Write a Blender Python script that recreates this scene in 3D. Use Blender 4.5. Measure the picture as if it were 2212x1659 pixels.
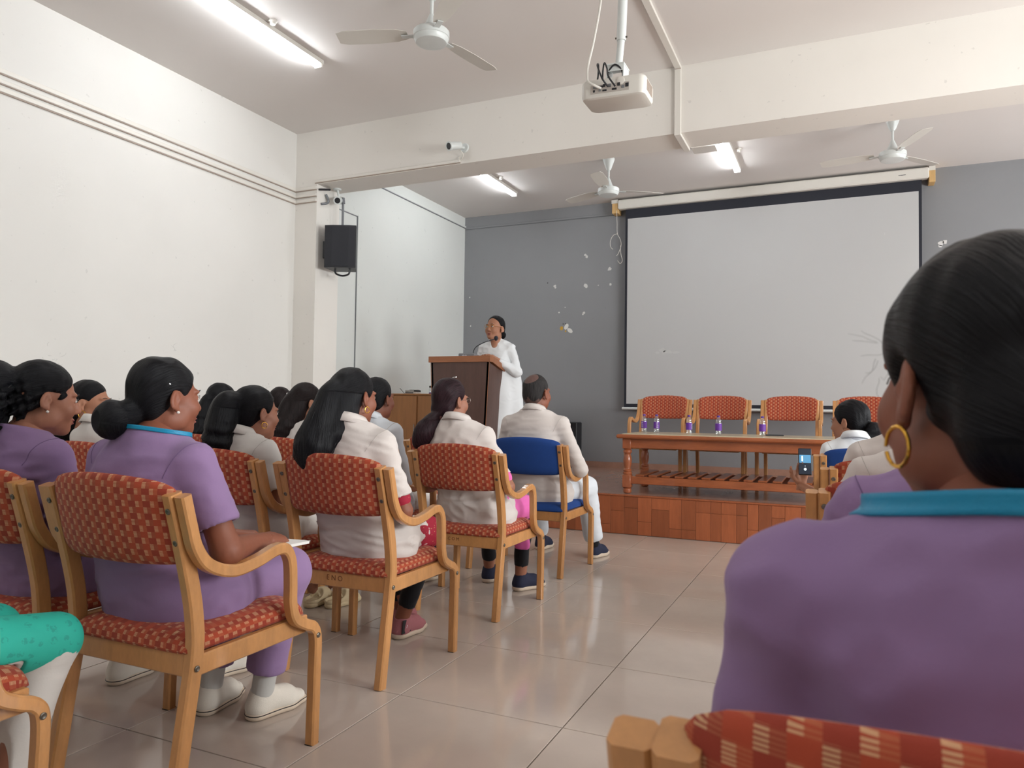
import bpy, math, random
import numpy as np
from mathutils import Matrix, Vector

# ------------------------------------------------------------------ scene, camera, light
for o in list(bpy.data.objects):
    bpy.data.objects.remove(o, do_unlink=True)
SC = bpy.context.scene
COL = SC.collection

CAM_Z = 1.08
def make_camera():
    f, yaw, pitch, roll = 1584.315, 0.4236327, 0.0319528, 0.0133593
    cy, sy, cp, sp = math.cos(yaw), math.sin(yaw), math.cos(pitch), math.sin(pitch)
    fw = Vector((-sy*cp, cy*cp, sp)); r = Vector((cy, sy, 0)); u = r.cross(fw)
    cr, sr = math.cos(roll), math.sin(roll)
    r2 = cr*r + sr*u; u2 = -sr*r + cr*u
    M = Matrix.Identity(4)
    for i in range(3):
        M[i][0] = r2[i]; M[i][1] = u2[i]; M[i][2] = -fw[i]
    M[2][3] = CAM_Z
    cam = bpy.data.cameras.new('camera'); co = bpy.data.objects.new('camera', cam)
    COL.objects.link(co)
    cam.sensor_width = 36.0; cam.lens = f/2212*36.0
    cam.clip_start = 0.05; cam.clip_end = 60
    cam.dof.use_dof = True; cam.dof.focus_distance = 4.2; cam.dof.aperture_fstop = 9.0
    co.matrix_world = M
    SC.camera = co
make_camera()

w = bpy.data.worlds.new('world'); SC.world = w; w.use_nodes = True
bg = w.node_tree.nodes['Background']; bg.inputs[0].default_value = (0.86, 0.93, 1.0, 1); bg.inputs[1].default_value = 1.0
SC.view_settings.view_transform = 'Standard'; SC.view_settings.look = 'None'
SC.view_settings.gamma = 1.0; SC.view_settings.use_curve_mapping = False
SC.view_settings.exposure = 0.12
SC.cycles.max_bounces = 5; SC.cycles.diffuse_bounces = 3; SC.cycles.glossy_bounces = 2; SC.cycles.transmission_bounces = 3; SC.cycles.transparent_max_bounces = 8

# room dimensions (metres)
ZC, XL, XA, XR, YF, YS, YB, YN, ZS = 3.72, -4.86, -4.81, 4.2, 5.585, 6.20, 9.0, -3.6, 0.338
ZB, YF2 = 3.20, 5.93

def area(name, loc, rot, sx, sy, power, col):
    l = bpy.data.lights.new(name, 'AREA'); l.shape = 'RECTANGLE'; l.size = sx; l.size_y = sy
    l.energy = power; l.color = col
    o = bpy.data.objects.new(name, l); o.location = loc; o.rotation_euler = rot; COL.objects.link(o)
    return o
# daylight entering through the windows of the right wall
for yw, pw in ((1.9, 262), (4.4, 150)):
    area('window_daylight', (XR+0.12, yw, 1.95), (0, math.radians(90), 0), 1.5, 1.7, pw, (0.985, 0.998, 1.0))
area('window_daylight', (XR+0.12, 7.6, 2.0), (0, math.radians(90), 0), 1.4, 1.3, 110, (0.95, 0.98, 1.0))

# ------------------------------------------------------------------ materials
def srgb(r, g, b):
    f = lambda c: (c/255/12.92) if c/255 <= 0.04045 else ((c/255+0.055)/1.055)**2.4
    return (f(r), f(g), f(b), 1.0)
class NT:
    def __init__(s, name):
        s.m = bpy.data.materials.new(name); s.m.use_nodes = True
        s.t = s.m.node_tree; s.b = s.t.nodes['Principled BSDF']
    def n(s, typ, **kw):
        nd = s.t.nodes.new(typ)
        for k, v in kw.items():
            if k.startswith('i_'):
                nd.inputs[int(k[2:]) if k[2:].isdigit() else k[2:].replace('_', ' ')].default_value = v
            else: setattr(nd, k, v)
        return nd
    def l(s, a, b): s.t.links.new(a, b)
    def math(s, op, a, b=None):
        nd = s.t.nodes.new('ShaderNodeMath'); nd.operation = op
        for i, v in enumerate((a, b)):
            if v is None: continue
            if isinstance(v, (int, float)): nd.inputs[i].default_value = v
            else: s.l(v, nd.inputs[i])
        return nd.outputs[0]
    def mix(s, fac, a, b):
        nd = s.t.nodes.new('ShaderNodeMix'); nd.data_type = 'RGBA'
        for sock, v in ((nd.inputs[0], fac), (nd.inputs[6], a), (nd.inputs[7], b)):
            if isinstance(v, (int, float)): sock.default_value = v
            elif isinstance(v, tuple): sock.default_value = v
            else: s.l(v, sock)
        return nd.outputs[2]
    def coord(s, kind='Object', scale=(1, 1, 1)):
        tc = s.t.nodes.new('ShaderNodeTexCoord'); mp = s.t.nodes.new('ShaderNodeMapping')
        mp.inputs['Scale'].default_value = scale; s.l(tc.outputs[kind], mp.inputs[0]); return mp.outputs[0]
    def noise(s, vec, scale, detail=3, rough=0.55):
        nd = s.n('ShaderNodeTexNoise'); nd.inputs['Scale'].default_value = scale
        nd.inputs['Detail'].default_value = detail; nd.inputs['Roughness'].default_value = rough
        if vec is not None: s.l(vec, nd.inputs['Vector'])
        return nd.outputs['Fac']
    def ramp(s, fac, p0, p1, c0=(0, 0, 0, 1), c1=(1, 1, 1, 1)):
        nd = s.n('ShaderNodeValToRGB'); e = nd.color_ramp.elements
        e[0].position = p0; e[1].position = p1; e[0].color = c0; e[1].color = c1
        s.l(fac, nd.inputs[0]); return nd.outputs[0]
    def bump(s, h, strength, dist=0.01):
        nd = s.n('ShaderNodeBump'); nd.inputs['Strength'].default_value = strength; nd.inputs['Distance'].default_value = dist
        s.l(h, nd.inputs['Height']); s.l(nd.outputs[0], s.b.inputs['Normal'])
    def base(s, v):
        if isinstance(v, tuple): s.b.inputs['Base Color'].default_value = v
        else: s.l(v, s.b.inputs['Base Color'])
def dark(c, k): return (c[0]*k, c[1]*k, c[2]*k, 1)

def plain(name, c, rough=0.5, metal=0.0, var=0.0, vs=8, bump=0.0, bs=60, bd=0.004, spec=None):
    t = NT(name); t.b.inputs['Roughness'].default_value = rough; t.b.inputs['Metallic'].default_value = metal
    if spec is not None: t.b.inputs['Specular IOR Level'].default_value = spec
    if var: t.base(t.mix(t.noise(t.coord(), vs), dark(c, 1-var), dark(c, 1+var)))
    else: t.base(c)
    if bump: t.bump(t.noise(t.coord(), bs), bump, bd)
    return t.m
def wall_paint(name, c, stain=0.06):
    t = NT(name); v = t.coord()
    n = t.noise(v, 0.8, 5); f = t.noise(v, 14, 4)
    c1 = t.mix(t.ramp(n, .35, .7), dark(c, 1-stain), c)
    spots = t.ramp(t.noise(v, 23, 2, .4), .735, .76)
    t.base(t.mix(spots, c1, dark(c, .86))); t.b.inputs['Roughness'].default_value = 0.6
    t.bump(f, .12, .004); return t.m
def wood(name, c, grain=(1, 1, 1), rough=0.35, var=.3, scale=6, coat=0.0, rnd=0.0):
    t = NT(name); v = t.coord('Object', grain)
    n = t.noise(v, scale, 6, .6); n2 = t.noise(v, scale*5, 3, .6)
    m = t.math('ADD', t.math('MULTIPLY', n, .7), t.math('MULTIPLY', n2, .3))
    cc = t.mix(t.ramp(m, .32, .68), dark(c, 1-var), dark(c, 1+var*.6))
    if rnd:
        oi = t.n('ShaderNodeObjectInfo')
        hs = t.n('ShaderNodeHueSaturation'); t.l(cc, hs.inputs['Color'])
        t.l(t.math('ADD', t.math('MULTIPLY', oi.outputs['Random'], rnd), 1-rnd*.5), hs.inputs['Value'])
        cc = hs.outputs[0]
    t.base(cc); t.b.inputs['Roughness'].default_value = rough
    t.b.inputs['Coat Weight'].default_value = coat
    t.bump(n2, .08, .002); return t.m
def cloth(name, c, rough=.85, var=.06, bump=.42, sheen=0.1):
    t = NT(name); v = t.coord()
    t.base(t.mix(t.noise(v, 7, 4), dark(c, 1-var), dark(c, 1+var)))
    t.b.inputs['Roughness'].default_value = rough; t.b.inputs['Specular IOR Level'].default_value = .2
    t.b.inputs['Sheen Weight'].default_value = sheen
    nz = t.n('ShaderNodeTexNoise'); nz.inputs['Scale'].default_value = 5.5; nz.inputs['Detail'].default_value = 2; nz.inputs['Distortion'].default_value = 1.6
    nz.noise_type = 'RIDGED_MULTIFRACTAL'; t.l(t.coord('Object', (1, 1, 1.5)), nz.inputs['Vector'])
    fine = t.noise(v, 220, 1)
    t.bump(t.math('ADD', nz.outputs['Fac'], t.math('MULTIPLY', fine, .03)), bump, .014); return t.m
def print_cloth(name, c, c2, sc=26, lo=.56, hi=.6):
    t = NT(name); v = t.coord()
    vo = t.n('ShaderNodeTexVoronoi'); vo.inputs['Scale'].default_value = sc; t.l(v, vo.inputs['Vector'])
    d = t.ramp(vo.outputs['Distance'], lo*.6, hi*.6, (1, 1, 1, 1), (0, 0, 0, 1))
    n = t.ramp(t.noise(v, sc*3.4, 2), .45, .55)
    t.base(t.mix(t.math('MULTIPLY', d, n), c, c2)); t.b.inputs['Roughness'].default_value = .8
    t.bump(t.noise(v, 11, 2), .25, .012); return t.m
def skin(name, c):
    t = NT(name); v = t.coord()
    t.base(t.mix(t.noise(v, 9, 4), dark(c, .86), dark(c, 1.1))); t.b.inputs['Roughness'].default_value = .5
    t.b.inputs['Specular IOR Level'].default_value = .35
    t.bump(t.noise(v, 180, 2), .06, .002); return t.m
def hair_mat(name, c, c2, rough=.40):
    t = NT(name)
    n = t.noise(t.coord('UV', (46, 2.2, 1)), 1.0, 4, .65)
    t.base(t.mix(t.ramp(n, .35, .75), c, c2)); t.b.inputs['Roughness'].default_value = rough
    t.b.inputs['Specular IOR Level'].default_value = .14
    t.bump(n, .6, .007); return t.m
def check_fabric(name):
    # woven upholstery: rust squares in a checker, every other square striped with cream threads
    t = NT(name); tc = t.n('ShaderNodeTexCoord'); sp = t.n('ShaderNodeSeparateXYZ'); t.l(tc.outputs['UV'], sp.inputs[0])
    U = t.math('DIVIDE', sp.outputs[0], .0212); V = t.math('DIVIDE', sp.outputs[1], .0165)
    iu = t.math('FLOOR', U); iv = t.math('FLOOR', V)
    fu = t.math('FRACT', U); fv = t.math('FRACT', V)
    par = t.math('MODULO', t.math('ABSOLUTE', t.math('ADD', iu, iv)), 2.0)       # 1 on striped squares
    stripes = t.math('GREATER_THAN', t.math('SINE', t.math('MULTIPLY', fv, 6.2832*5)), -.25)
    left = t.math('LESS_THAN', fu, .48)
    cream = t.math('MULTIPLY', t.math('MULTIPLY', par, stripes), t.math('MULTIPLY', left, .72))
    dim = t.math('MULTIPLY', t.math('MULTIPLY', par, stripes), t.math('MULTIPLY', t.math('SUBTRACT', 1.0, left), .30))
    warp = t.math('MODULO', t.math('ABSOLUTE', iu), 2.0)
    base = t.mix(warp, srgb(170, 72, 48), srgb(150, 60, 44))
    c1 = t.mix(dim, base, srgb(196, 132, 92)); c2 = t.mix(cream, c1, srgb(220, 180, 138))
    t.base(c2); t.b.inputs['Roughness'].default_value = .85; t.b.inputs['Specular IOR Level'].default_value = .2
    t.b.inputs['Sheen Weight'].default_value = .1
    t.bump(t.noise(tc.outputs['UV'], 900, 2), .3, .002); return t.m
def tile_mat(name, c):
    t = NT(name); v = t.coord('Object'); oi = t.n('ShaderNodeObjectInfo')
    cx = t.n('ShaderNodeVectorMath', operation='ADD'); t.l(v, cx.inputs[0])
    sc = t.n('ShaderNodeVectorMath', operation='SCALE'); sc.inputs[0].default_value = (17, 31, 5); t.l(oi.outputs['Random'], sc.inputs['Scale']); t.l(sc.outputs[0], cx.inputs[1])
    n = t.noise(cx.outputs[0], 3.0, 6, .6); n2 = t.noise(cx.outputs[0], 60, 2)
    m = t.mix(t.ramp(n, .35, .7), dark(c, .94), dark(c, 1.04))
    t.base(t.mix(t.math('MULTIPLY', n2, .25), m, dark(c, .9)))
    t.b.inputs['Roughness'].default_value = .12; t.b.inputs['Specular IOR Level'].default_value = .5
    t.l(t.math('ADD', t.math('MULTIPLY', n, .10), .06), t.b.inputs['Roughness']); return t.m
def emit(name, c, s):
    t = NT(name); t.b.inputs['Base Color'].default_value = c
    t.b.inputs['Emission Color'].default_value = c; t.b.inputs['Emission Strength'].default_value = s; return t.m
def glass(name, c=(1, 1, 1, 1), rough=.02, alpha_mix=.85):
    m = bpy.data.materials.new(name); m.use_nodes = True; t = m.node_tree; t.nodes.clear()
    o = t.nodes.new('ShaderNodeOutputMaterial'); mx = t.nodes.new('ShaderNodeMixShader')
    a = t.nodes.new('ShaderNodeBsdfTransparent'); b = t.nodes.new('ShaderNodeBsdfGlossy')
    a.inputs[0].default_value = c; b.inputs['Roughness'].default_value = rough
    mx.inputs[0].default_value = 1-alpha_mix
    t.links.new(a.outputs[0], mx.inputs[1]); t.links.new(b.outputs[0], mx.inputs[2]); t.links.new(mx.outputs[0], o.inputs[0]); return m

M = {}
M['wall'] = wall_paint('wall_cream', srgb(233, 230, 225))
M['wall_alc'] = wall_paint('wall_white', srgb(226, 228, 224))
M['wall_grey'] = wall_paint('wall_grey', srgb(146, 147, 150), .08)
M['ceil'] = plain('ceiling_paint', srgb(230, 224, 220), .7, var=.03, vs=1.2, bump=.06, bs=9)
M['beam'] = wall_paint('beam_cream', srgb(240, 235, 228))
M['tile'] = tile_mat('floor_tile', srgb(202, 187, 175))
M['grout'] = plain('grout', srgb(96, 82, 74), .9)
M['stage_top'] = wood('stage_vinyl', srgb(172, 132, 114), (1, .25, 1), .22, .16, 5)
M['stage_panel'] = wood('stage_laminate', srgb(158, 88, 54), (6, 6, .6), .35, .2, 5, rnd=.42)
M['trunk'] = plain('pvc_cream', srgb(230, 225, 217), .45)
M['trunk_line'] = plain('pvc_joint', srgb(172, 156, 144), .7)
M['white_pl'] = plain('white_plastic', srgb(226, 222, 214), .4, var=.03)
M['white_metal'] = plain('white_enamel', srgb(222, 226, 224), .3)
M['grey_pl'] = plain('grey_plastic', srgb(120, 122, 126), .5)
M['black_pl'] = plain('black_plastic', srgb(30, 31, 36), .45, var=.1)
M['black_cl'] = plain('black_cloth', srgb(38, 40, 50), .8, bump=.2, bs=200)
M['grille'] = plain('speaker_grille', srgb(28, 30, 38), .6, bump=.6, bs=420, bd=.003)
M['port_panel'] = plain('port_panel_grey', srgb(190, 182, 174), .5)
M['screen'] = plain('screen_fabric', srgb(196, 196, 196), .75, var=.015, vs=2.2, bump=.1, bs=3, bd=.02)
M['tube'] = emit('tube_glow', (.92, .965, 1.0, 1), 50.0)
M['tube_hall'] = emit('hall_tube_glow', (.92, .965, 1.0, 1), 70.0)
M['scuff'] = plain('screen_scuff', srgb(203, 203, 202), .8)
M['cwood'] = wood('beech_wood', srgb(198, 142, 88), (3, 3, .9), .34, .2, 7, coat=.25)
M['twood'] = wood('teak_wood', srgb(160, 90, 54), (.7, 4, 4), .3, .28, 6, coat=.3)
M['tleg'] = wood('teak_turned', srgb(160, 90, 56), (4, 4, .7), .3, .25, 6, coat=.3)
M['ttop'] = plain('table_laminate', srgb(206, 196, 168), .18, var=.04, vs=4)
M['lect'] = wood('dark_laminate', srgb(86, 60, 52), (5, 5, .5), .4, .25, 6)
M['lect_edge'] = wood('brown_edge', srgb(156, 98, 62), (.6, 4, 4), .35, .2, 6)
M['cab'] = wood('oak_laminate', srgb(184, 128, 80), (5, 5, .5), .4, .16, 5)
M['pine'] = wood('pine_block', srgb(216, 176, 118), (5, 5, .8), .6, .15, 8)
M['fabric'] = check_fabric('rust_check_fabric')
M['fabric_blue'] = plain('blue_fabric', srgb(16, 62, 132), .85, var=.08, vs=30, bump=.25, bs=500, bd=.003)
M['bolt'] = plain('bolt_steel', srgb(110, 104, 96), .35, .8)
M['ink'] = plain('pencil_ink', srgb(110, 66, 34), .8)
M['rubber'] = plain('rubber', srgb(40, 34, 30), .8)
M['steel'] = plain('steel', srgb(190, 190, 190), .25, 1.0)
M['gold'] = plain('gold', srgb(228, 176, 76), .25, 1.0)
M['pearl'] = plain('pearl', srgb(240, 236, 228), .2)
M['purple_cap'] = plain('purple_plastic', srgb(84, 44, 150), .4)
M['purple_lab'] = plain('purple_label', srgb(104, 48, 156), .5)
M['print_white'] = plain('white_print', srgb(232, 228, 236), .6)
M['pet'] = glass('clear_bottle', (.93, .95, .96, 1), .03, .72)
M['pane'] = glass('window_glass', (.97, .98, .98, 1), .02, .93)
M['paper'] = plain('paper', srgb(232, 230, 226), .8)
M['chip'] = plain('bare_plaster', srgb(224, 222, 220), .9)
M['chip_y'] = plain('yellow_flake', srgb(206, 160, 62), .8)
M['chip_d'] = plain('dark_mark', srgb(70, 66, 66), .9)
M['scrub'] = cloth('purple_scrub', srgb(144, 117, 156))
M['white_cl'] = cloth('white_cotton', srgb(218, 213, 208), var=.04)
M['white_pink'] = cloth('warm_white_cotton', srgb(214, 205, 200), var=.04)
M['white_bl'] = cloth('cool_white_cotton', srgb(222, 226, 232), var=.03)
M['saree'] = cloth('white_saree', srgb(236, 238, 240), var=.02)
M['teal'] = print_cloth('teal_print', srgb(44, 178, 158), srgb(40, 156, 140), 34, .5, .58)
M['red_pr'] = print_cloth('red_print', srgb(160, 20, 50), srgb(216, 170, 120), 70, .24, .30)
M['pink'] = cloth('pink_cotton', srgb(226, 108, 178), var=.08)
M['black_leg'] = cloth('black_leggings', srgb(26, 26, 30), var=.1)
M['sock'] = cloth('grey_sock', srgb(196, 194, 190), bump=.15)
M['shoe_w'] = plain('white_canvas', srgb(226, 218, 206), .8, var=.05, vs=20, bump=.2, bs=300)
M['sole_w'] = plain('white_sole', srgb(214, 196, 176), .6, var=.08, vs=12)
M['shoe_n'] = plain('navy_knit', srgb(30, 36, 62), .8, bump=.3, bs=300)
M['shoe_p'] = plain('pink_knit', srgb(170, 106, 112), .8, bump=.3, bs=300)
M['shoe_r'] = plain('red_knit', srgb(150, 36, 44), .8, bump=.3, bs=300)
M['sandal'] = plain('straw', srgb(222, 202, 164), .7, bump=.4, bs=200)
M['lanyard'] = plain('blue_ribbon', srgb(10, 138, 180), .45, bump=.2, bs=300)
M['skin1'] = skin('skin_brown', srgb(158, 106, 84))
M['skin2'] = skin('skin_deep', srgb(138, 84, 64))
M['skin3'] = skin('skin_tan', srgb(172, 120, 94))
M['hair'] = hair_mat('black_hair', (.003, .003, .004, 1), (.012, .012, .015, 1))
M['hair_br'] = hair_mat('dark_brown_hair', (.006, .004, .004, 1), (.026, .016, .016, 1))
M['hair_m'] = hair_mat('maroon_brown_hair', (.010, .004, .006, 1), (.042, .018, .024, 1))
M['hair_thin'] = plain('thin_hair_scalp', srgb(98, 72, 66), .6, var=.25, vs=60)
M['hair_g'] = hair_mat('greying_hair', (.012, .011, .011, 1), (.07, .064, .064, 1), .65)
M['seam_p'] = plain('purple_seam', srgb(116, 91, 130), .9)
M['seam_w'] = plain('white_seam', srgb(190, 183, 177), .9)
M['lip'] = plain('lips', srgb(136, 70, 66), .5)
M['eye_w'] = plain('eye_white', srgb(226, 220, 214), .25)
M['eye_d'] = plain('iris', srgb(30, 20, 16), .2)
M['scr_ph'] = emit('phone_screen', (.10, .32, .55, 1), .55)
M['scr_ph2'] = emit('phone_screen_dark', (.02, .03, .05, 1), .4)
M['scr_w'] = emit('phone_icon', (.8, .95, 1, 1), .9)
M['scrunch'] = plain('scrunchie', srgb(86, 44, 38), .7, var=.3, vs=40, bump=.5, bs=60)
# ------------------------------------------------------------------ mesh helpers
def link(o, parent=None):
    COL.objects.link(o)
    if parent is not None: o.parent = parent
    return o
def tag(o, label=None, cat=None, group=None, kind=None):
    if label: o['label'] = label
    if cat: o['category'] = cat
    if group: o['group'] = group
    if kind: o['kind'] = kind
    return o
def thing(name, label, cat, loc=(0, 0, 0), rz=0.0, group=None):
    o = bpy.data.objects.new(name, None); o.location = loc; o.rotation_euler = (0, 0, rz); o.empty_display_size = .1
    link(o); return tag(o, label, cat, group)
def mesh_arr(name, V, F, mat, smooth=True, uv=None):
    """V (n,3) array, F (m,4) quad array -> mesh"""
    me = bpy.data.meshes.new(name); V = np.asarray(V, np.float32); F = np.asarray(F, np.int32)
    k = F.shape[1]
    me.vertices.add(len(V)); me.vertices.foreach_set('co', V.ravel())
    me.loops.add(F.size); me.loops.foreach_set('vertex_index', F.ravel())
    me.polygons.add(len(F)); me.polygons.foreach_set('loop_start', np.arange(0, F.size, k, dtype=np.int32))
    me.polygons.foreach_set('use_smooth', np.full(len(F), smooth))
    if uv is not None:
        l = me.uv_layers.new(name='UVMap'); l.data.foreach_set('uv', np.asarray(uv, np.float32)[F.ravel()].ravel())
    me.update(calc_edges=True); me.validate()
    me.materials.append(mat); return me
class MB:
    """collects shapes into one mesh"""
    def __init__(s): s.v = []; s.f = []; s.uv = []; s.has_uv = False
    def add(s, V, F, UV=None):
        b = len(s.v); s.v += [tuple(map(float, p)) for p in V]; s.f += [tuple(b+i for i in f) for f in F]
        if UV is not None: s.has_uv = True; s.uv += [tuple(u) for u in UV]
        else: s.uv += [(0, 0)]*len(V)
        return s
    def box(s, lo, hi, bev=0.0, rot=None, at=None):
        x0, y0, z0 = lo; x1, y1, z1 = hi
        if bev <= 0:
            V = [(x0, y0, z0), (x1, y0, z0), (x1, y1, z0), (x0, y1, z0), (x0, y0, z1), (x1, y0, z1), (x1, y1, z1), (x0, y1, z1)]
            F = [(0, 3, 2, 1), (4, 5, 6, 7), (0, 1, 5, 4), (1, 2, 6, 5), (2, 3, 7, 6), (3, 0, 4, 7)]
        else:
            V = []; c = [(x0+x1)/2, (y0+y1)/2, (z0+z1)/2]; e = [(x1-x0)/2, (y1-y0)/2, (z1-z0)/2]; b = min(bev, min(e)*.95)
            idx = {}
            for sx in (-1, 1):
                for sy in (-1, 1):
                    for sz in (-1, 1):
                        for ax in range(3):
                            q = [e[0]-b, e[1]-b, e[2]-b]; q[ax] = e[ax]
                            idx[(sx, sy, sz, ax)] = len(V); V.append((c[0]+sx*q[0], c[1]+sy*q[1], c[2]+sz*q[2]))
            F = []
            for ax in range(3):
                a1, a2 = [(1, 2), (2, 0), (0, 1)][ax]
                for sg in (-1, 1):
                    q = []
                    for u, w_ in ((-1, -1), (1, -1), (1, 1), (-1, 1)):
                        k = [0, 0, 0]; k[ax] = sg; k[a1] = u; k[a2] = w_; q.append(idx[(k[0], k[1], k[2], ax)])
                    F.append(tuple(q if sg > 0 else q[::-1]))
            for ax in range(3):       # bevel strips along axis ax
                a1, a2 = [(1, 2), (2, 0), (0, 1)][ax]
                for u in (-1, 1):
                    for w_ in (-1, 1):
                        k0 = [0, 0, 0]; k1 = [0, 0, 0]
                        for k, sg in ((k0, -1), (k1, 1)): k[ax] = sg; k[a1] = u; k[a2] = w_
                        q = [idx[(*k0, a1)], idx[(*k1, a1)], idx[(*k1, a2)], idx[(*k0, a2)]]
                        F.append(tuple(q if u*w_ < 0 else q[::-1]))
            for sx in (-1, 1):
                for sy in (-1, 1):
                    for sz in (-1, 1):
                        t = [idx[(sx, sy, sz, i)] for i in range(3)]
                        F.append(tuple(t if sx*sy*sz > 0 else t[::-1]))
        if rot is not None:
            R = np.array(rot.to_3x3()) if hasattr(rot, 'to_3x3') else np.array(rot)
            cc = np.array(at if at is not None else [(x0+x1)/2, (y0+y1)/2, (z0+z1)/2]); V = [tuple(R @ (np.array(p)-cc)+cc) for p in V]
        return s.add(V, F)
    def tube(s, P, r, n=8, closed=False, flat=1.0):
        P = [Vector(p) for p in P]; m = len(P); rr = r if isinstance(r, (list, tuple)) else [r]*m
        V = []; F = []; up = None
        for i, p in enumerate(P):
            t = (P[min(i+1, m-1)]-P[max(i-1, 0)]) if not closed else (P[(i+1) % m]-P[i-1])
            t = t.normalized() if t.length > 1e-9 else Vector((0, 0, 1))
            if up is None: up = Vector((0, 0, 1)) if abs(t.z) < .9 else Vector((0, 1, 0))
            a = up - t*up.dot(t); a = a.normalized() if a.length > 1e-6 else t.orthogonal().normalized(); up = a; b = t.cross(a)
            for k in range(n):
                th = 2*math.pi*k/n; V.append(p + (a*math.cos(th)*flat + b*math.sin(th))*rr[i])
        for i in range(m if closed else m-1):
            for k in range(n):
                j = (i+1) % m; F.append((i*n+k, i*n+(k+1) % n, j*n+(k+1) % n, j*n+k))
        if not closed:
            F.append(tuple(range(n))[::-1]); F.append(tuple((m-1)*n+k for k in range(n)))
        return s.add(V, F)
    def cyl(s, a, b, r, r2=None, n=20): return s.tube([a, b], [r, r if r2 is None else r2], n)
    def lathe(s, prof, c=(0, 0, 0), n=24):
        V = []; F = []; m = len(prof)
        for r, z in prof:
            for k in range(n):
                th = 2*math.pi*k/n; V.append((c[0]+r*math.cos(th), c[1]+r*math.sin(th), c[2]+z))
        for i in range(m-1):
            for k in range(n): F.append((i*n+k, i*n+(k+1) % n, (i+1)*n+(k+1) % n, (i+1)*n+k))
        F.append(tuple(range(n))[::-1]); F.append(tuple((m-1)*n+k for k in range(n)))
        return s.add(V, F)
    def prism(s, poly, lo, hi, axis=1):
        """polygon in the two other axes, extruded along axis (poly ccw seen from +axis side not required)"""
        n = len(poly); V = []
        for t in (lo, hi):
            for u, w_ in poly:
                V.append({0: (t, u, w_), 1: (u, t, w_), 2: (u, w_, t)}[axis])
        area_ = sum(poly[i][0]*poly[(i+1) % n][1]-poly[(i+1) % n][0]*poly[i][1] for i in range(n))
        flip = (area_ > 0) != (axis == 1)
        F = [tuple(range(n)), tuple(range(2*n-1, n-1, -1))]
        for i in range(n): j = (i+1) % n; F.append((i, i+n, j+n, j))
        if not flip: F = [f[::-1] for f in F]
        return s.add(V, F)
    def sweep(s, path, width, thick, x0, bev=.005):
        """rectangular bar swept along a path in the YZ plane; width along X centred on x0"""
        P = np.array(path); m = len(P); T = np.gradient(P, axis=0); T /= np.linalg.norm(T, axis=1)[:, None]+1e-9
        N = np.stack([-T[:, 1], T[:, 0]], 1)
        hw, ht = width/2, thick/2; th = thick if not np.isscalar(thick) else None
        pr = [(-hw, -ht+bev), (-hw, ht-bev), (-hw+bev, ht), (hw-bev, ht), (hw, ht-bev), (hw, -ht+bev), (hw-bev, -ht), (-hw+bev, -ht)]
        V = []; F = []
        for i in range(m):
            for a, b in pr: V.append((x0+a, P[i, 0]+N[i, 0]*b, P[i, 1]+N[i, 1]*b))
        k = len(pr)
        for i in range(m-1):
            for j in range(k): F.append((i*k+j, (i+1)*k+j, (i+1)*k+(j+1) % k, i*k+(j+1) % k))
        F.append(tuple(range(k))); F.append(tuple((m-1)*k+j for j in range(k))[::-1])
        return s.add(V, F)
    def mesh(s, name, mat, smooth=False):
        me = bpy.data.meshes.new(name); me.from_pydata(s.v, [], s.f); me.update()
        if s.has_uv:
            l = me.uv_layers.new(name='UVMap')
            for lp in me.loops: l.data[lp.index].uv = s.uv[lp.vertex_index]
        if smooth:
            me.polygons.foreach_set('use_smooth', [True]*len(me.polygons))
            try: me.set_sharp_from_angle(angle=math.radians(38))
            except Exception: pass
        me.materials.append(mat); return me
    def build(s, name, mat, parent=None, smooth=False, loc=None):
        o = bpy.data.objects.new(name, s.mesh(name, mat, smooth))
        if loc is not None: o.location = loc
        return link(o, parent)
def part(name, me, parent, loc=None, rot=None):
    o = bpy.data.objects.new(name, me)
    if loc is not None: o.location = loc
    if rot is not None: o.rotation_euler = rot
    return link(o, parent)
def smooth_path(pts, n=6):
    P = [np.array(p, float) for p in pts]; P = [2*P[0]-P[1]]+P+[2*P[-1]-P[-2]]; out = []
    for i in range(1, len(P)-2):
        for k in range(n):
            t = k/n; a, b, c, d = P[i-1], P[i], P[i+1], P[i+2]
            out.append(.5*((2*b)+(-a+c)*t+(2*a-5*b+4*c-d)*t*t+(-a+3*b-3*c+d)*t**3))
    out.append(P[-2]); return out
def text_mesh(txt, size, mat, extrude=.0004, align='CENTER'):
    cu = bpy.data.curves.new('lettering', 'FONT'); cu.body = txt; cu.size = size; cu.extrude = extrude; cu.align_x = align; cu.align_y = 'CENTER'; cu.resolution_u = 3
    o = bpy.data.objects.new('lettering_tmp', cu); COL.objects.link(o)
    dg = bpy.context.evaluated_depsgraph_get(); me = bpy.data.meshes.new_from_object(o.evaluated_get(dg))
    bpy.data.objects.remove(o, do_unlink=True); me.materials.clear(); me.materials.append(mat); me.name = 'lettering'; return me
def copy_tree(o, parent=None):
    c = o.copy(); COL.objects.link(c); c.parent = parent
    for ch in list(o.children): copy_tree(ch, c)
    return c
def struct(o): o['kind'] = 'structure'; return o

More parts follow.
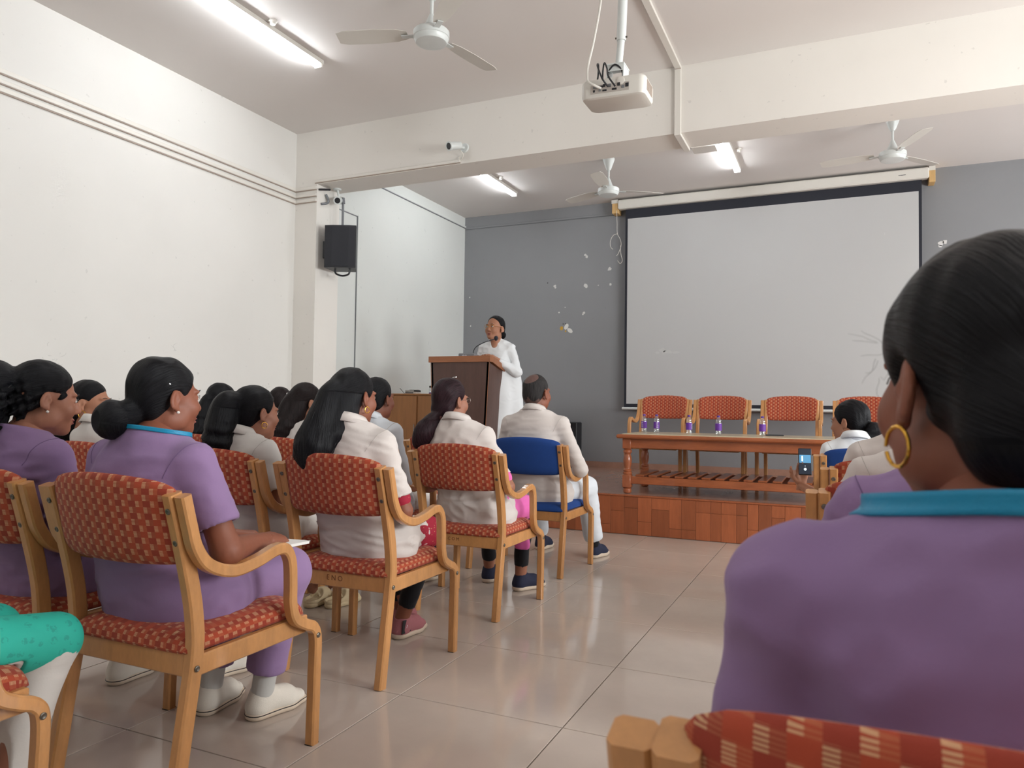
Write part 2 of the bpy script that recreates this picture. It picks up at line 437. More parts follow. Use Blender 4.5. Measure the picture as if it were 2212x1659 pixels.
# ------------------------------------------------------------------ room shell
struct(MB().box((XL-.1, YN-.1, -.06), (XR+.1, YS+.1, -.006)).build('floor', M['grout']))
FLOOR = bpy.data.objects['floor']
PT = .645; tile_me = MB().box((-PT/2+.0021, -PT/2+.0021, -.02), (PT/2-.0021, PT/2-.0021, 0), .0012).mesh('tile', M['tile'])
ix0 = math.floor((XL+1.51)/PT); iy0 = math.floor((YN-2.37)/PT)
for i in range(ix0, 9):
    for j in range(iy0, 6):
        cx, cy = -1.51+PT*(i+.5), 2.37+PT*(j+.5)
        if cx < XR+.2 and cy > -1.4 and cy < YS+.05 and cx < 3.4: part('tile', tile_me, FLOOR, (cx, cy, 0))
def wall(name, lo, hi, mat): return struct(MB().box(lo, hi).build(name, mat))
wall('wall_left', (XL-.12, YN, 0), (XL, YF, ZC), M['wall'])
wall('wall_alcove', (XA-.17, YF2, 0), (XA, YB, ZC), M['wall_alc'])
wall('wall_pier', (XL-.12, YF, 0), (-4.60, YF2, ZC), M['beam'])
bw = wall('wall_back', (XA-.17, YB, 0), (XR+.12, YB+.12, ZC), M['wall_grey'])
struct(MB().box((XL-.12, YN-.12, ZC), (XR+.12, YB+.12, ZC+.1)).build('ceiling', M['ceil']))
struct(MB().box((-4.60, YF, ZB), (XR, YF2, ZC)).build('ceiling_beam', M['beam']))
def holed_wall(name, ax, lo, hi, a0, a1, holes, zt, mat):
    """wall across axis ax between lo..hi, running a0..a1 along the other axis with window holes (c, half, z0, z1)"""
    m = MB()
    def b(u0, u1, z0, z1):
        m.box((lo, u0, z0) if ax == 0 else (u0, lo, z0), (hi, u1, z1) if ax == 0 else (u1, hi, z1))
    u = a0
    for c, h, z0, z1 in sorted(holes):
        b(u, c-h, 0, zt); b(c-h, c+h, 0, z0); b(c-h, c+h, z1, zt); u = c+h
    b(u, a1, 0, zt)
    return struct(m.build(name, mat))
HR = [(1.9, .85, 1.2, 2.7), (4.4, .85, 1.2, 2.7), (7.6, .65, 1.3, 2.7)]
HN = []
holed_wall('wall_right', 0, XR, XR+.12, YN, YB, HR, ZC, M['wall'])
holed_wall('wall_rear', 1, YN-.12, YN, XL-.12, XR+.12, HN, ZC, M['wall'])
nwin = 0
for ax, holes in ((0, HR), (1, HN)):
    for c, h, z0, z1 in holes:
        nwin += 1; m = MB(); g = MB()
        q = XR+.06 if ax == 0 else YN-.06
        def bb(mm, u0, u1, za, zb, d=.02):
            mm.box((q-d, u0, za) if ax == 0 else (u0, q-d, za), (q+d, u1, zb) if ax == 0 else (u1, q+d, zb))
        for u0, u1 in ((c-h, c-h+.05), (c+h-.05, c+h), (c-.025, c+.025)): bb(m, u0, u1, z0, z1)
        bb(m, c-h, c+h, z0, z0+.05); bb(m, c-h, c+h, z1-.05, z1)
        wo = struct(m.build('window_%d' % nwin, M['white_metal']))
        for u0, u1 in ((c-h+.05, c-.025), (c+.025, c+h-.05)):
            g = MB(); bb(g, u0, u1, z0+.05, z1-.05, .003); g.build('pane', M['pane'], wo)

# stage
st = thing('stage', 'low wooden stage platform with parquet laminate front below the grey wall', 'stage')
st['kind'] = 'structure'
MB().box((XA, YS+.012, 0), (XR, YB, ZS)).build('deck', M['stage_top'], st)
MB().box((XA, YB-.012, ZS), (XR, YB, ZS+.07)).build('skirting', M['stage_top'], st)
MB().box((XA, YS-.006, ZS-.012), (XR, YS+.03, ZS+.003), .004).build('nosing', M['stage_panel'], st)
rs = random.Random(5); x = -4.6
while x < XR-.15:
    wd = rs.choice((.085, .1, .12, .15)); cut = rs.choice((.08, .12, .2, .23))
    for z0, z1 in ((0.004, cut), (cut, ZS-.012)):
        MB().box((x+.0008, YS, z0+.0008), (x+wd-.0008, YS+.012, z1-.0008), .0012).build('panel', M['stage_panel'], st)
    x += wd

# peeled paint on the grey wall
def blob(r, seed, sq=1.0):
    rr = random.Random(seed); n = 9
    return [(r*(.6+.5*rr.random())*math.cos(2*math.pi*k/n), sq*r*(.6+.5*rr.random())*math.sin(2*math.pi*k/n)) for k in range(n)]
for k, (x, z, r, mt) in enumerate([(-3.04, 3.07, .018, 'chip'), (-3.02, 3.045, .022, 'chip'), (-2.71, 2.87, .024, 'chip'), (-2.725, 2.855, .014, 'chip'), (-3.028, 2.667, .032, 'chip'), (-3.457, 2.685, .020, 'chip'),
        (-3.45, 2.667, .016, 'chip'), (-2.70, 2.667, .02, 'chip'), (-2.86, 2.665, .009, 'chip'), (-3.05, 2.315, .022, 'chip'), (-3.065, 2.298, .015, 'chip'), (-3.395, 2.334, .012, 'chip'),
        (-3.31, 2.40, .008, 'chip'), (.964, 2.90, .035, 'chip'), (1.0, 2.91, .028, 'chip'), (.955, 2.87, .02, 'chip'), (-4.70, 2.2, .012, 'chip'), (-4.72, 2.6, .01, 'chip'), (-3.355, 2.128, .03, 'chip_y'), (-3.30, 2.085, .014, 'chip_y'), (-3.335, 2.18, .009, 'chip_d'), (-3.305, 2.182, .009, 'chip_d'), (-3.56, 2.735, .009, 'chip_d')]):
    MB().prism([(x+a, z+b) for a, b in blob(r, k)], YB-.0015, YB+.001, 1).build('paint_chip', M[mt], bw)
for dx, dz, ang in ((-.028, .022, -.5), (.022, -.03, .9)):       # two white petals
    pl = []
    for k in range(14):
        t = 2*math.pi*k/14; a, b = .026*math.cos(t), .042*math.sin(t)
        pl.append((-3.262+dx+a*math.cos(ang)-b*math.sin(ang), 2.122+dz+a*math.sin(ang)+b*math.cos(ang)))
    MB().prism(pl, YB-.003, YB+.001, 1).build('paper_petal', M['paper'], bw)
# ------------------------------------------------------------------ chairs
def cushion(prof_pts, name, mat):
    pass
def backrest_mesh(mat):
    NU, NV = 22, 14; V = []; F = []; UV = []
    def surf(u, v, side):          # u -1..1 across, v 0..1 up ; side +1 = rear face, -1 = front face
        x = .247*u
        zt = .866+.026*(1-u*u)-.034*abs(u)**14; zb = .652-.006*(1-u*u)+.026*abs(u)**14
        z = zb+(zt-zb)*v
        yc = .036-.075*(z-.66)/.2*.62 - .045*(1-u*u)
        ev = 1-abs(2*v-1)**5; eu = 1-abs(u)**9
        t = .023*max(0.0, ev)**.5*max(0.0, eu)**.35
        return (x, yc - side*t, z)
    for side in (1, -1):
        b = len(V)
        for j in range(NV+1):
            for i in range(NU+1):
                u = -1+2*i/NU; v = j/NV
                v = .5-.5*math.cos(math.pi*v)
                p = surf(u, v, side); V.append(p); UV.append((p[0]+.5, p[2]+(0 if side > 0 else .011)))
        for j in range(NV):
            for i in range(NU):
                q = (b+j*(NU+1)+i, b+j*(NU+1)+i+1, b+(j+1)*(NU+1)+i+1, b+(j+1)*(NU+1)+i)
                F.append(q if side > 0 else q[::-1])
    m = MB(); m.add(V, F, UV); me = m.mesh('backrest', mat, False); me.polygons.foreach_set('use_smooth', [True]*len(me.polygons)); return me
def seat_mesh(mat):
    NU, NV = 22, 22; V = []; F = []; UV = []
    def surf(u, v, side):
        x = .238*u*(1-.02*(1-v))*(1-.10*max(0, (v-.80)/.20)**3); y = .035+(.505-.02*u**4)*v
        eu = max(0, 1-abs(u)**7); ev = max(0, 1-abs(2*v-1)**9); e = (eu**.40)*(ev**.36)
        nose = -.022*max(0, (v-.75)/.25)**2
        zc = .418+nose*.8
        return (x, y, zc+(.046 if side > 0 else -.016)*e + (.008*(1-u*u)*(1-(2*v-1)**2) if side > 0 else 0))
    for side in (1, -1):
        b = len(V)
        for j in range(NV+1):
            for i in range(NU+1):
                u = -math.cos(math.pi*i/NU); v = .5-.5*math.cos(math.pi*j/NV)
                p = surf(u, v, side); dz = .44-p[2]
                ux = p[0]+(dz*(1 if u > 0 else -1) if abs(u) > .9 else 0); uy = p[1]+(dz*(1 if v > .5 else -1) if (v > .94 or v < .06) else 0)
                V.append(p); UV.append((ux+.5, uy))
        for j in range(NV):
            for i in range(NU):
                q = (b+j*(NU+1)+i, b+j*(NU+1)+i+1, b+(j+1)*(NU+1)+i+1, b+(j+1)*(NU+1)+i)
                F.append(q if side > 0 else q[::-1])
    m = MB(); m.add(V, F, UV); me = m.mesh('seat', mat, False); me.polygons.foreach_set('use_smooth', [True]*len(me.polygons)); return me
REAR = smooth_path([(0, 0), (.030, .20), (.060, .40), (.058, .50), (.040, .60), (.004, .74), (-.026, .846)], 5)
ARM = smooth_path([(-.022, .842), (.000, .765), (.022, .70), (.066, .648), (.150, .618), (.240, .626), (.320, .646), (.362, .640), (.386, .60), (.392, .53), (.394, .47), (.412, .42), (.455, .392), (.496, .372), (.514, .33), (.512, .20), (.508, 0)], 6)
bolt_me = MB().lathe([(.0085, 0), (.0085, .002), (.006, .0035), (.003, .0025), (.0005, .002)], n=12).mesh('bolt', M['bolt'], True)
def make_chair_meshes():
    d = {}
    for sx in (-1, 1):
        d['rear', sx] = MB().sweep(REAR, .033, .044, sx*.234).mesh('rear_leg', M['cwood'], True)
        d['arm', sx] = MB().sweep(ARM, .034, .034, sx*.269).mesh('arm_frame', M['cwood'], True)
        d['side', sx] = MB().box((sx*.238-.012, .06, .352), (sx*.238+.012, .50, .408), .004).mesh('side_rail', M['cwood'])
    d['rrail'] = MB().box((-.220, .042, .350), (.220, .066, .415), .004).mesh('rear_rail', M['cwood'])
    d['frail'] = MB().box((-.228, .466, .345), (.228, .490, .40), .004).mesh('front_rail', M['cwood'])
    return d
CH = make_chair_meshes()
BACK = {'rust': backrest_mesh(M['fabric']), 'blue': backrest_mesh(M['fabric_blue'])}
SEAT = {'rust': seat_mesh(M['fabric']), 'blue': seat_mesh(M['fabric_blue'])}
foot_me = {s: MB().box((-.015, -.02, 0), (.015, .02, .006), .002).mesh('foot_pad', M['rubber']) for s in (1,)}
def make_chair(loc, rz, label, group, kind='rust'):
    t = thing('armchair', label, 'chair', loc, rz, group)
    part('seat', SEAT[kind], t); part('backrest', BACK[kind], t)
    for sx in (-1, 1):
        l = part('rear_leg', CH['rear', sx], t)
        for (y, z) in ((-.036, .80), (-.010, .715)):
            part('bolt', bolt_me, l, (sx*.234, y, z), (math.radians(90+14), 0, 0))
        part('bolt', bolt_me, l, (sx*.2515, .055, .375), (0, math.radians(90*sx), 0))
        part('foot_pad', foot_me[1], l, (sx*.234, .004, -.004))
        a = part('arm_frame', CH['arm', sx], t)
        part('bolt', bolt_me, a, (sx*.2865, .508, .345), (0, math.radians(90*sx), 0))
        part('foot_pad', foot_me[1], a, (sx*.269, .508, -.004))
        part('side_rail', CH['side', sx], t)
    rr = part('rear_rail', CH['rrail'], t); part('front_rail', CH['frail'], t)
    return t
GL, GR, GS = 'armchairs of the left block', 'armchairs of the right block', 'armchairs on the stage'
XC = -1.86; PX = .615
CHAIRS = {}
def ch(key, x, y, label, group=GL, kind='rust', rz=0.0, z=0.0):
    CHAIRS[key] = make_chair((x, y, z), rz, label, group, kind); return CHAIRS[key]
ch('r0c1', -1.99, .63, 'rust armchair in the bottom left corner under the lap in teal')
ch('r1c1', -1.815, 1.402, 'rust checked armchair of the woman in purple with the low bun')
ch('r1c2', -2.445, 1.40, 'rust armchair cut off at the left edge, seating the woman with curly hair')
c8 = ch('r2c1', -1.842, 2.378, 'rust armchair with letters on its rear rail, below the longest black hair')
ch('r2c2', -2.482, 2.385, 'rust armchair left of the lettered one, behind the girl with gold hoop and ponytail')
ch('r2c3', -3.36, 2.42, 'rust armchair showing only its top between the two women in purple')
c10 = ch('r3c1', -1.83, 3.376, 'rust armchair of the woman with scrunchie and pink tunic')
ch('r3c2', -2.47, 3.38, 'rust armchair mostly hidden behind the longest hair, beside the scrunchie woman')
ch('r3c3', -3.04, 3.39, 'rust armchair under the loose brown hair with a shiny clip')
ch('r3c4', -3.70, 3.40, 'rust armchair below the half-tied wavy hair near the left wall')
ch('r4c1', -1.868, 4.402, 'blue armchair of the grey-haired man in front of the stage', GL, 'blue')
ch('r4c2', -2.52, 4.40, 'rust armchair beside the blue one, only a post top showing left of the scrunchie woman')
ch('r4c4', -4.05, 4.40, 'rust armchair hidden in the front row by the left wall')
ch('s0', .128, .560, 'rust armchair nearest the camera at the bottom right', GR)
ch('s1', .15, 1.40, 'rust armchair hidden behind the nearest woman in purple', GR)
ch('s2', .185, 2.395, 'nearest of the three armchair corners seen past the large dark head', GR)
ch('s3', .20, 3.38, 'rust armchair corner just in front of the blue one on the right', GR)
ch('s4', .14, 4.36, 'blue armchair at the right, of the girl filming with a phone', GR, 'blue')
for k, (x, lab) in enumerate(((-1.70, 'leftmost armchair behind the low table on the stage'), (-1.115, 'second armchair from the left behind the low table'), (-.455, 'third armchair behind the low table, right of the centre'), (.20, 'armchair on the stage half hidden by the girl with the phone'))):
    ch('t%d' % k, x, 7.66, lab, GS, 'rust', math.pi, ZS)
for c, s, sz in ((c8, 'E N O', .030), (c10, 'M C O M', .024)):
    rr = [o for o in c.children if o.name.startswith('rear_rail')][0]
    part('lettering', text_mesh(s, sz, M['ink']), rr, (-.02 if s[0] == 'E' else -.05, .0418, .385), (math.radians(90), 0, 0))

# ------------------------------------------------------------------ low table on the stage
tb = thing('low_table', 'low teak table with turned legs, slatted shelf and cream top on the stage', 'table', (-.83, 6.67, ZS))
TX, TY, TH = .99, .40, .525
m = MB().box((-TX, -TY, TH-.042), (TX, TY, TH-.006), .012); m.build('tabletop', M['twood'], tb)
MB().box((-TX+.045, -TY+.045, TH-.008), (TX-.045, TY-.045, TH), .002).build('top_inlay', M['ttop'], tb)
for sy in (-1, 1):
    MB().box((-TX+.10, sy*(TY-.085)-.014, TH-.125), (TX-.10, sy*(TY-.085)+.014, TH-.042), .003).build('apron', M['twood'], tb)
    MB().box((-TX+.12, sy*(TY-.085)-.016, .085), (TX-.12, sy*(TY-.085)+.016, .150), .004).build('shelf_rail', M['twood'], tb)
for sx in (-1, 1): MB().box((sx*(TX-.085)-.014, -TY+.12, TH-.125), (sx*(TX-.085)+.014, TY-.12, TH-.042), .003).build('apron', M['twood'], tb)
prof = [(.020, 0), (.034, .006), (.038, .02), (.036, .038), (.030, .044), (.040, .05)]
leg = MB().lathe(prof, n=20); leg.box((-.038, -.038, .05), (.038, .038, .165), .006)
leg.lathe([(.036, .165), (.040, .172), (.040, .185), (.030, .192), (.036, .198), (.037, .207), (.028, .214), (.026, .222), (.034, .25), (.038, .285), (.034, .32), (.026, .342), (.030, .352), (.038, .36), (.038, .378), (.028, .386), (.036, .392)], n=20)
leg.box((-.038, -.038, .392), (.038, .038, TH-.042), .005); leg_me = leg.mesh('leg', M['tleg'], True)
for sx in (-1, 1):
    for sy in (-1, 1): part('leg', leg_me, tb, (sx*(TX-.085), sy*(TY-.085), 0))
slat_me = MB().box((-.036, -TY+.10, .150), (.036, TY-.10, .166), .003).mesh('slat', M['twood'])
for k in range(15): part('slat', slat_me, tb, (-TX+.19+k*(2*TX-.38)/14, 0, 0))

# bottles and phone on the table
zt = ZS+TH
bp = [(.0, .0), (.024, .0), (.027, .004), (.0275, .03), (.026, .036), (.0275, .042), (.0275, .105), (.026, .112), (.0275, .118), (.024, .132), (.016, .146), (.0115, .152), (.0115, .158)]
bot_me = MB().lathe(bp[1:], n=20).mesh('bottle_body', M['pet'], True)
cap_me = MB().lathe([(.0125, 0), (.0135, .002), (.0135, .013), (.012, .015)], (0, 0, .155), 18).mesh('cap', M['purple_cap'], True)
lab_me = MB().lathe([(.0281, .040), (.0281, .102)], n=24).mesh('wrapper', M['purple_lab'], True)
bl = ['bottle at the left end of the row on the low table', 'second bottle from the left on the low table', 'bottle in the middle of the row on the low table', 'second bottle from the right on the low table', 'bottle beside the black phone on the low table']
for k, (x, y) in enumerate(((-1.715, 6.86), (-1.575, 6.77), (-1.245, 6.60), (-.985, 6.57), (-.63, 6.66))):
    b = thing('water_bottle', 'small purple-wrapped water '+bl[k], 'bottle', (x, y, zt), k*.9, 'water bottles on the low table')
    part('bottle_body', bot_me, b); part('cap', cap_me, b); w_ = part('wrapper', lab_me, b)
    for j in range(4):
        th = math.radians(-90-35+j*8)
        mm = MB()
        for q in range(3 if j % 2 else 5):
            zz = .048+q*.010
            mm.box((-.0006, -.004-.002*(q % 2), zz), (.0006, .004, zz+.003+.003*(q == 4)))
        o = mm.build('print', M['print_white'], w_); o.location = (.0284*math.cos(th), .0284*math.sin(th), 0); o.rotation_euler = (0, 0, th)
ph = thing('phone', 'black phone lying on the low table', 'phone', (-.545, 6.80, zt), .25)
MB().box((-.075, -.037, 0), (.075, .037, .009), .003).build('phone_body', M['black_pl'], ph)
MB().box((-.07, -.033, .009), (.07, .033, .0096)).build('screen', M['black_cl'], ph)

# ------------------------------------------------------------------ lectern, microphone, cabinet
le = thing('lectern', 'dark brown lectern with lighter wooden edge on the stage', 'lectern', (-3.47, 6.40, ZS))
zf, zr, dp = 1.245, 1.115, .50
def quadpanel(x0t, x1t, x0b, x1b, y, t, zt0):
    m = MB(); V = [(x0b, y, 0), (x1b, y, 0), (x1b, y+t, 0), (x0b, y+t, 0), (x0t, y, zt0), (x1t, y, zt0), (x1t, y+t, zt0), (x0t, y+t, zt0)]
    m.add(V, [(0, 3, 2, 1), (4, 5, 6, 7), (0, 1, 5, 4), (1, 2, 6, 5), (2, 3, 7, 6), (3, 0, 4, 7)]); return m
quadpanel(-.325, .325, -.27, .27, .02, .02, zf-.062).build('front_panel', M['lect'], le)
for sx in (-1, 1):
    m = MB(); V = []
    for dx in (0, -.02*sx):
        V += [(sx*.27+dx, .02, 0), (sx*.27+dx, .46, 0), (sx*.325+dx, .49, zr-.05), (sx*.325+dx, .02, zf-.062)]
    m.add(V, [(0, 1, 2, 3), (7, 6, 5, 4), (0, 4, 5, 1), (1, 5, 6, 2), (2, 6, 7, 3), (3, 7, 4, 0)]); m.build('side_panel', M['lect'], le)
    m = MB(); x1 = sx*.3275
    m.add([(sx*.272, .017, 0), (sx*.276, .017, 0), (sx*.331, .017, zf-.062), (sx*.327, .017, zf-.062), (sx*.272, .021, 0), (sx*.276, .021, 0), (sx*.331, .021, zf-.062), (sx*.327, .021, zf-.062)], [(0, 1, 2, 3), (7, 6, 5, 4), (1, 5, 6, 2), (0, 3, 7, 4)])
    m.build('corner_strip', M['lect_edge'], le)
m = MB(); sl = [(0, zf), (.06, zf), (.52, zr), (.52, zr-.06), (.06, zf-.06), (0, zf-.06)]
m.prism(sl, -.345, .345, 0).build('top', M['lect_edge'], le)
MB().box((-.27, .06, .6), (.27, .44, .62)).build('shelf', M['lect'], le)
mi = thing('microphone', 'gooseneck microphone on a grey base on top of the lectern', 'microphone', (-3.40, 6.455, ZS+zf+.0005))
m = MB().prism([(-.03, -.012), (.10, -.034), (.10, .010), (-.02, .028), (-.03, .02)], -.085, .085, 0); bs = m.build('base', M['grey_pl'], mi)
part('lettering', text_mesh('ahuja', .026, M['print_white']), bs, (-.02, -.0304, .006), (math.radians(90), 0, 0))
gp = smooth_path([(.055, .03, .012), (.05, .03, .05), (.075, .05, .10), (.14, .10, .145), (.19, .15, .17), (.215, .18, .185)], 5)
MB().tube(gp, .0045, 8).build('gooseneck', M['black_pl'], mi, True)
MB().lathe([(.004, -.028), (.013, -.022), (.019, -.004), (.019, .008), (.014, .018), (.004, .022)], n=14).build('capsule', M['black_cl'], mi, True).location = (.222, .187, .192)
cb = thing('side_cabinet', 'light brown wooden cabinet left of the lectern on the stage', 'cabinet', (-4.30, 7.0, ZS))
MB().box((-.44, 0, .03), (.44, .44, .865), .003).build('body', M['cab'], cb)
MB().box((-.45, -.012, .865), (.45, .45, .882), .004).build('top', M['cab'], cb)
for sx in (-1, 1):
    d_ = MB().box((sx*.22-.212, -.014, .05), (sx*.22+.212, 0, .855), .003).build('door', M['cab'], cb)
    MB().cyl((sx*.03, -.03, .42), (sx*.03, -.03, .54), .005).build('handle', M['steel'], d_)
zc = ZS+.882
for k, (w_, d_, h_, dz, mt, lab) in enumerate(((.15, .1, .022, 0, 'paper', 'white carton lying at the bottom of the small pile on the cabinet'), (.148, .098, .018, .022, 'black_pl', 'dark book in the middle of the small pile on the cabinet'), (.10, .08, .008, .040, 'paper', 'thin white booklet on top of the small pile on the cabinet'))):
    b = thing('book', lab, 'book', (-4.44+.02*(k == 2), 7.12, zc+dz), .1*k)
    MB().box((-w_/2, -d_/2, 0), (w_/2, d_/2, h_), .002).build('cover', M[mt], b)
    MB().box((-w_/2+.003, -d_/2-.0008, .003), (w_/2-.04, -d_/2+.002, h_-.003)).build('spine_print', M['paper' if mt != 'paper' else 'grey_pl'], b)
pn = thing('pen', 'thin dark pen leaning beside the pile on the cabinet', 'pen', (-4.56, 7.13, zc))
MB().cyl((0, 0, .003), (-.06, 0, .06), .003, n=8).build('barrel', M['black_pl'], pn)
MB().cyl((-.06, 0, .06), (-.066, 0, .0657), .0022, n=8).build('clip', M['steel'], pn)
jr = thing('glass_jar', 'small clear jar with black lid on the cabinet beside the lectern', 'jar', (-4.19, 7.12, zc))
MB().lathe([(.034, 0), (.036, .004), (.036, .06), (.030, .07)], n=20).build('jar_body', M['pet'], jr, True)
MB().lathe([(.034, .07), (.035, .072), (.035, .088), (.032, .09)], n=20).build('lid', M['black_pl'], jr, True)
MB().lathe([(.0365, .002), (.0365, .014)], n=20).build('band', M['purple_lab'], jr, True)
bx = thing('black_case', 'small black case on the stage behind the man in white', 'case', (-3.14, 8.72, ZS))
MB().box((-.14, -.1, .01), (.14, .1, .57), .012).build('body', M['black_pl'], bx)
MB().box((-.11, -.104, .05), (.11, -.1, .52), .002).build('front_panel', M['grille'], bx)

# ------------------------------------------------------------------ projection screen
ps = thing('projection_screen', 'large white pull-down projection screen with black border on the grey wall', 'screen', (0, 8.86, 0))
MB().box((-2.56, -.045, 3.575), (.84, .055, 3.69), .012).build('housing', M['white_pl'], ps)
MB().box((.55, -.047, 3.625), (.62, -.0445, 3.63)).build('slot', M['black_pl'], ps)
MB().box((-2.475, .020, 1.10), (.775, .024, 3.58)).build('border_cloth', M['black_cl'], ps)
MB().box((-2.445, .015, 1.145), (.745, .020, 3.455)).build('white_surface', M['screen'], ps)
MB().cyl((-2.50, .022, 1.088), (.80, .022, 1.088), .017, n=14).build('bottom_bar', M['white_metal'], ps, True)
for x0, x1 in ((-2.64, -2.56), (.84, .90)):
    MB().box((x0, -.02, 3.53), (x1, .135, 3.70), .004).build('mounting_block', M['pine'], ps)
    MB().box((x0-.006 if x0 < 0 else x0, -.026, 3.655), (x1, -.02, 3.70)).build('bracket', M['white_pl'], ps)
cp = smooth_path([(-2.575, -.03, 3.56), (-2.57, -.03, 3.40), (-2.565, -.03, 3.27), (-2.53, -.03, 3.20), (-2.515, -.03, 3.12), (-2.55, -.03, 3.02), (-2.575, -.03, 2.99)], 5)
MB().tube(cp, .0028, 6).build('pull_cord', M['trunk'], ps, True)
cp = smooth_path([(-2.565, -.028, 3.27), (-2.62, -.028, 3.25), (-2.655, -.028, 3.18), (-2.65, -.028, 3.11), (-2.62, -.028, 3.075)], 5)
MB().tube(cp, .0028, 6).build('pull_cord', M['trunk'], ps, True)
cp = smooth_path([(-2.525, -.028, 3.12), (-2.52, -.028, 3.02), (-2.50, -.028, 2.93), (-2.525, -.028, 2.89), (-2.56, -.028, 2.93)], 5)
MB().tube(cp, .0028, 6).build('pull_cord', M['trunk'], ps, True)

ws = [o for o in ps.children if o.name.startswith('white_surface')][0]
for k, (x, z, rx, rz_) in enumerate(((-2.00, 1.80, .05, .03), (-1.93, 1.78, .06, .025), (-1.84, 1.77, .05, .02), (-2.06, 1.77, .03, .02), (.42, 3.02, .005, .018), (-1.60, 2.55, .004, .02), (-.9, 2.66, .012, .004), (-1.25, 2.2, .01, .006))):
    MB().prism([(x+a*rx, z+b*rz_) for a, b in blob(1, 50+k)], .0146, .0152, 1).build('scuff', M['scuff'], ws)

# ------------------------------------------------------------------ ceiling fans
def fan(loc, rz, label, shape):
    t = thing('ceiling_fan', label, 'fan', loc, rz, 'ceiling fans')          # loc at the ceiling
    MB().lathe([(.062, 0), (.062, -.012), (.050, -.05), (.030, -.105), (.018, -.125)][::-1], n=24).build('canopy', M['white_metal'], t, True)
    MB().cyl((0, 0, -.12), (0, 0, -.30), .011, n=12).build('rod', M['white_metal'], t, True)
    MB().lathe([(.02, -.392), (.080, -.395), (.095, -.392), (.104, -.378), (.108, -.362), (.112, -.36), (.112, -.325), (.106, -.318), (.062, -.312), (.050, -.30), (.030, -.25), (.016, -.215)], n=32).build('motor', M['white_metal'], t, True)
    for k in range(3):
        a = rz+2*math.pi*k/3
        bl_ = MB(); 
        V = []; F = []
        for i, (r, w_) in enumerate(((.15, .035), (.22, .055), (.35, .065), (.55, .062), (.60, .045))):
            for sg in (-1, 1):
                for dz in (0, .003): V.append((r, sg*w_, -.335+dz+sg*w_*.18))
        for i in range(4):
            b = i*4; F += [(b, b+4, b+6, b+2), (b+1, b+3, b+7, b+5), (b, b+1, b+5, b+4), (b+2, b+6, b+7, b+3)]
        F += [(0, 2, 3, 1), (16, 17, 19, 18)]
        bl_.add(V, F); b_ = bl_.build('blade', M['white_pl'], t); b_.rotation_euler = (0, 0, 2*math.pi*k/3)
        MB().box((.085, -.018, -.347), (.19, .018, -.341), .002).build('blade_arm', M['white_metal'], b_)
    return t
fan((-2.32, 3.86, ZC), 1.35, 'white ceiling fan nearest, beside the projector', 0)
fan((-2.25, 7.40, ZC), .6, 'white ceiling fan over the stage left of the screen top', 0)
fan((.41, 7.29, ZC), .9, 'white ceiling fan over the stage at the right', 0)

# ------------------------------------------------------------------ tube lights
def tube(x, y0, y1, label):
    t = thing('tube_light', label, 'lamp', (x, 0, ZC), 0, 'fluorescent tube lights')
    MB().box((-.018, y0, -.032), (.018, y1, 0), .004).build('batten', M['white_pl'], t)
    MB().cyl((-.035, y0+.03, -.045), (-.035, y1-.03, -.045), .014, n=12).build('glass_tube', M['tube' if y0 > 6 else 'tube_hall'], t, True)
    for y in (y0+.012, y1-.032): MB().box((-.052, y, -.062), (.016, y+.022, -.02), .004).build('lamp_holder', M['white_pl'], t)
    MB().lathe([(.018, -.03), (.018, -.012), (.028, -.01), (.028, 0)], (.07, (y0+y1)/2, 0), 14).build('junction', M['white_pl'], t, True)
tube(-3.64, 3.22, 4.45, 'long bright tube light on the hall ceiling at the upper left')
tube(-3.64, 6.92, 8.13, 'tube light over the stage left of the fan, above the lectern')
tube(-1.02, 7.0, 8.20, 'tube light over the stage above the screen')
tube(-1.0, -1.4, -.2, 'added tube light on the hall ceiling, unseen straight behind the viewer')  # unseen extra tube, added to brighten the beam face from behind
tube(-3.64, -.6, .6, 'tube light on the hall ceiling behind the viewer at the left')
tube(1.7, -.6, .6, 'tube light on the hall ceiling behind the viewer at the right')
sb = thing('junction_box', 'small beige box on the ceiling beside the tube light above the screen', 'box', (-1.25, 7.36, ZC))
MB().box((-.12, -.10, -.05), (.12, .10, 0), .006).build('body', M['trunk'], sb)
for k in (-1, 1): MB().box((-.05+k*.045, -.102, -.04), (.0+k*.045, -.1, -.012)).build('vent', M['trunk_line'], sb)

# ------------------------------------------------------------------ projector
pj = thing('projector', 'white projector hanging from a ceiling pole, cables at its back', 'projector', (-1.077, 3.585, 2.68), math.radians(1.0))
pj.rotation_euler = (math.radians(1.5), math.radians(1.5), math.radians(1.0))
def rr_poly(x0, x1, y0, y1, r, n=5):
    out = []
    for cx, cy, a0 in ((x1-r, y0+r, -90), (x1-r, y1-r, 0), (x0+r, y1-r, 90), (x0+r, y0+r, 180)):
        for k in range(n+1): a = math.radians(a0+90*k/n); out.append((cx+r*math.cos(a), cy+r*math.sin(a)))
    return out
P0 = rr_poly(-.170, .170, 0, .215, .035)
m = MB(); lay = [(.88, 0), (.97, .006), (1.0, .018), (1.0, .085), (.985, .095), (.95, .10)]; V = []; F = []; n_ = len(P0)
for s_, z in lay: V += [((x)*s_, .1075+(y-.1075)*s_, z) for x, y in P0]
for i in range(len(lay)-1):
    for k in range(n_): F.append((i*n_+k, i*n_+(k+1) % n_, (i+1)*n_+(k+1) % n_, (i+1)*n_+k))
F += [tuple(range(n_))[::-1], tuple((len(lay)-1)*n_+k for k in range(n_))]
pb = m.add(V, F).build('case', M['white_pl'], pj, True)
MB().box((-.115, -.002, .024), (.09, .002, .068), .001).build('port_panel', M['port_panel'], pb)
pr = random.Random(3)
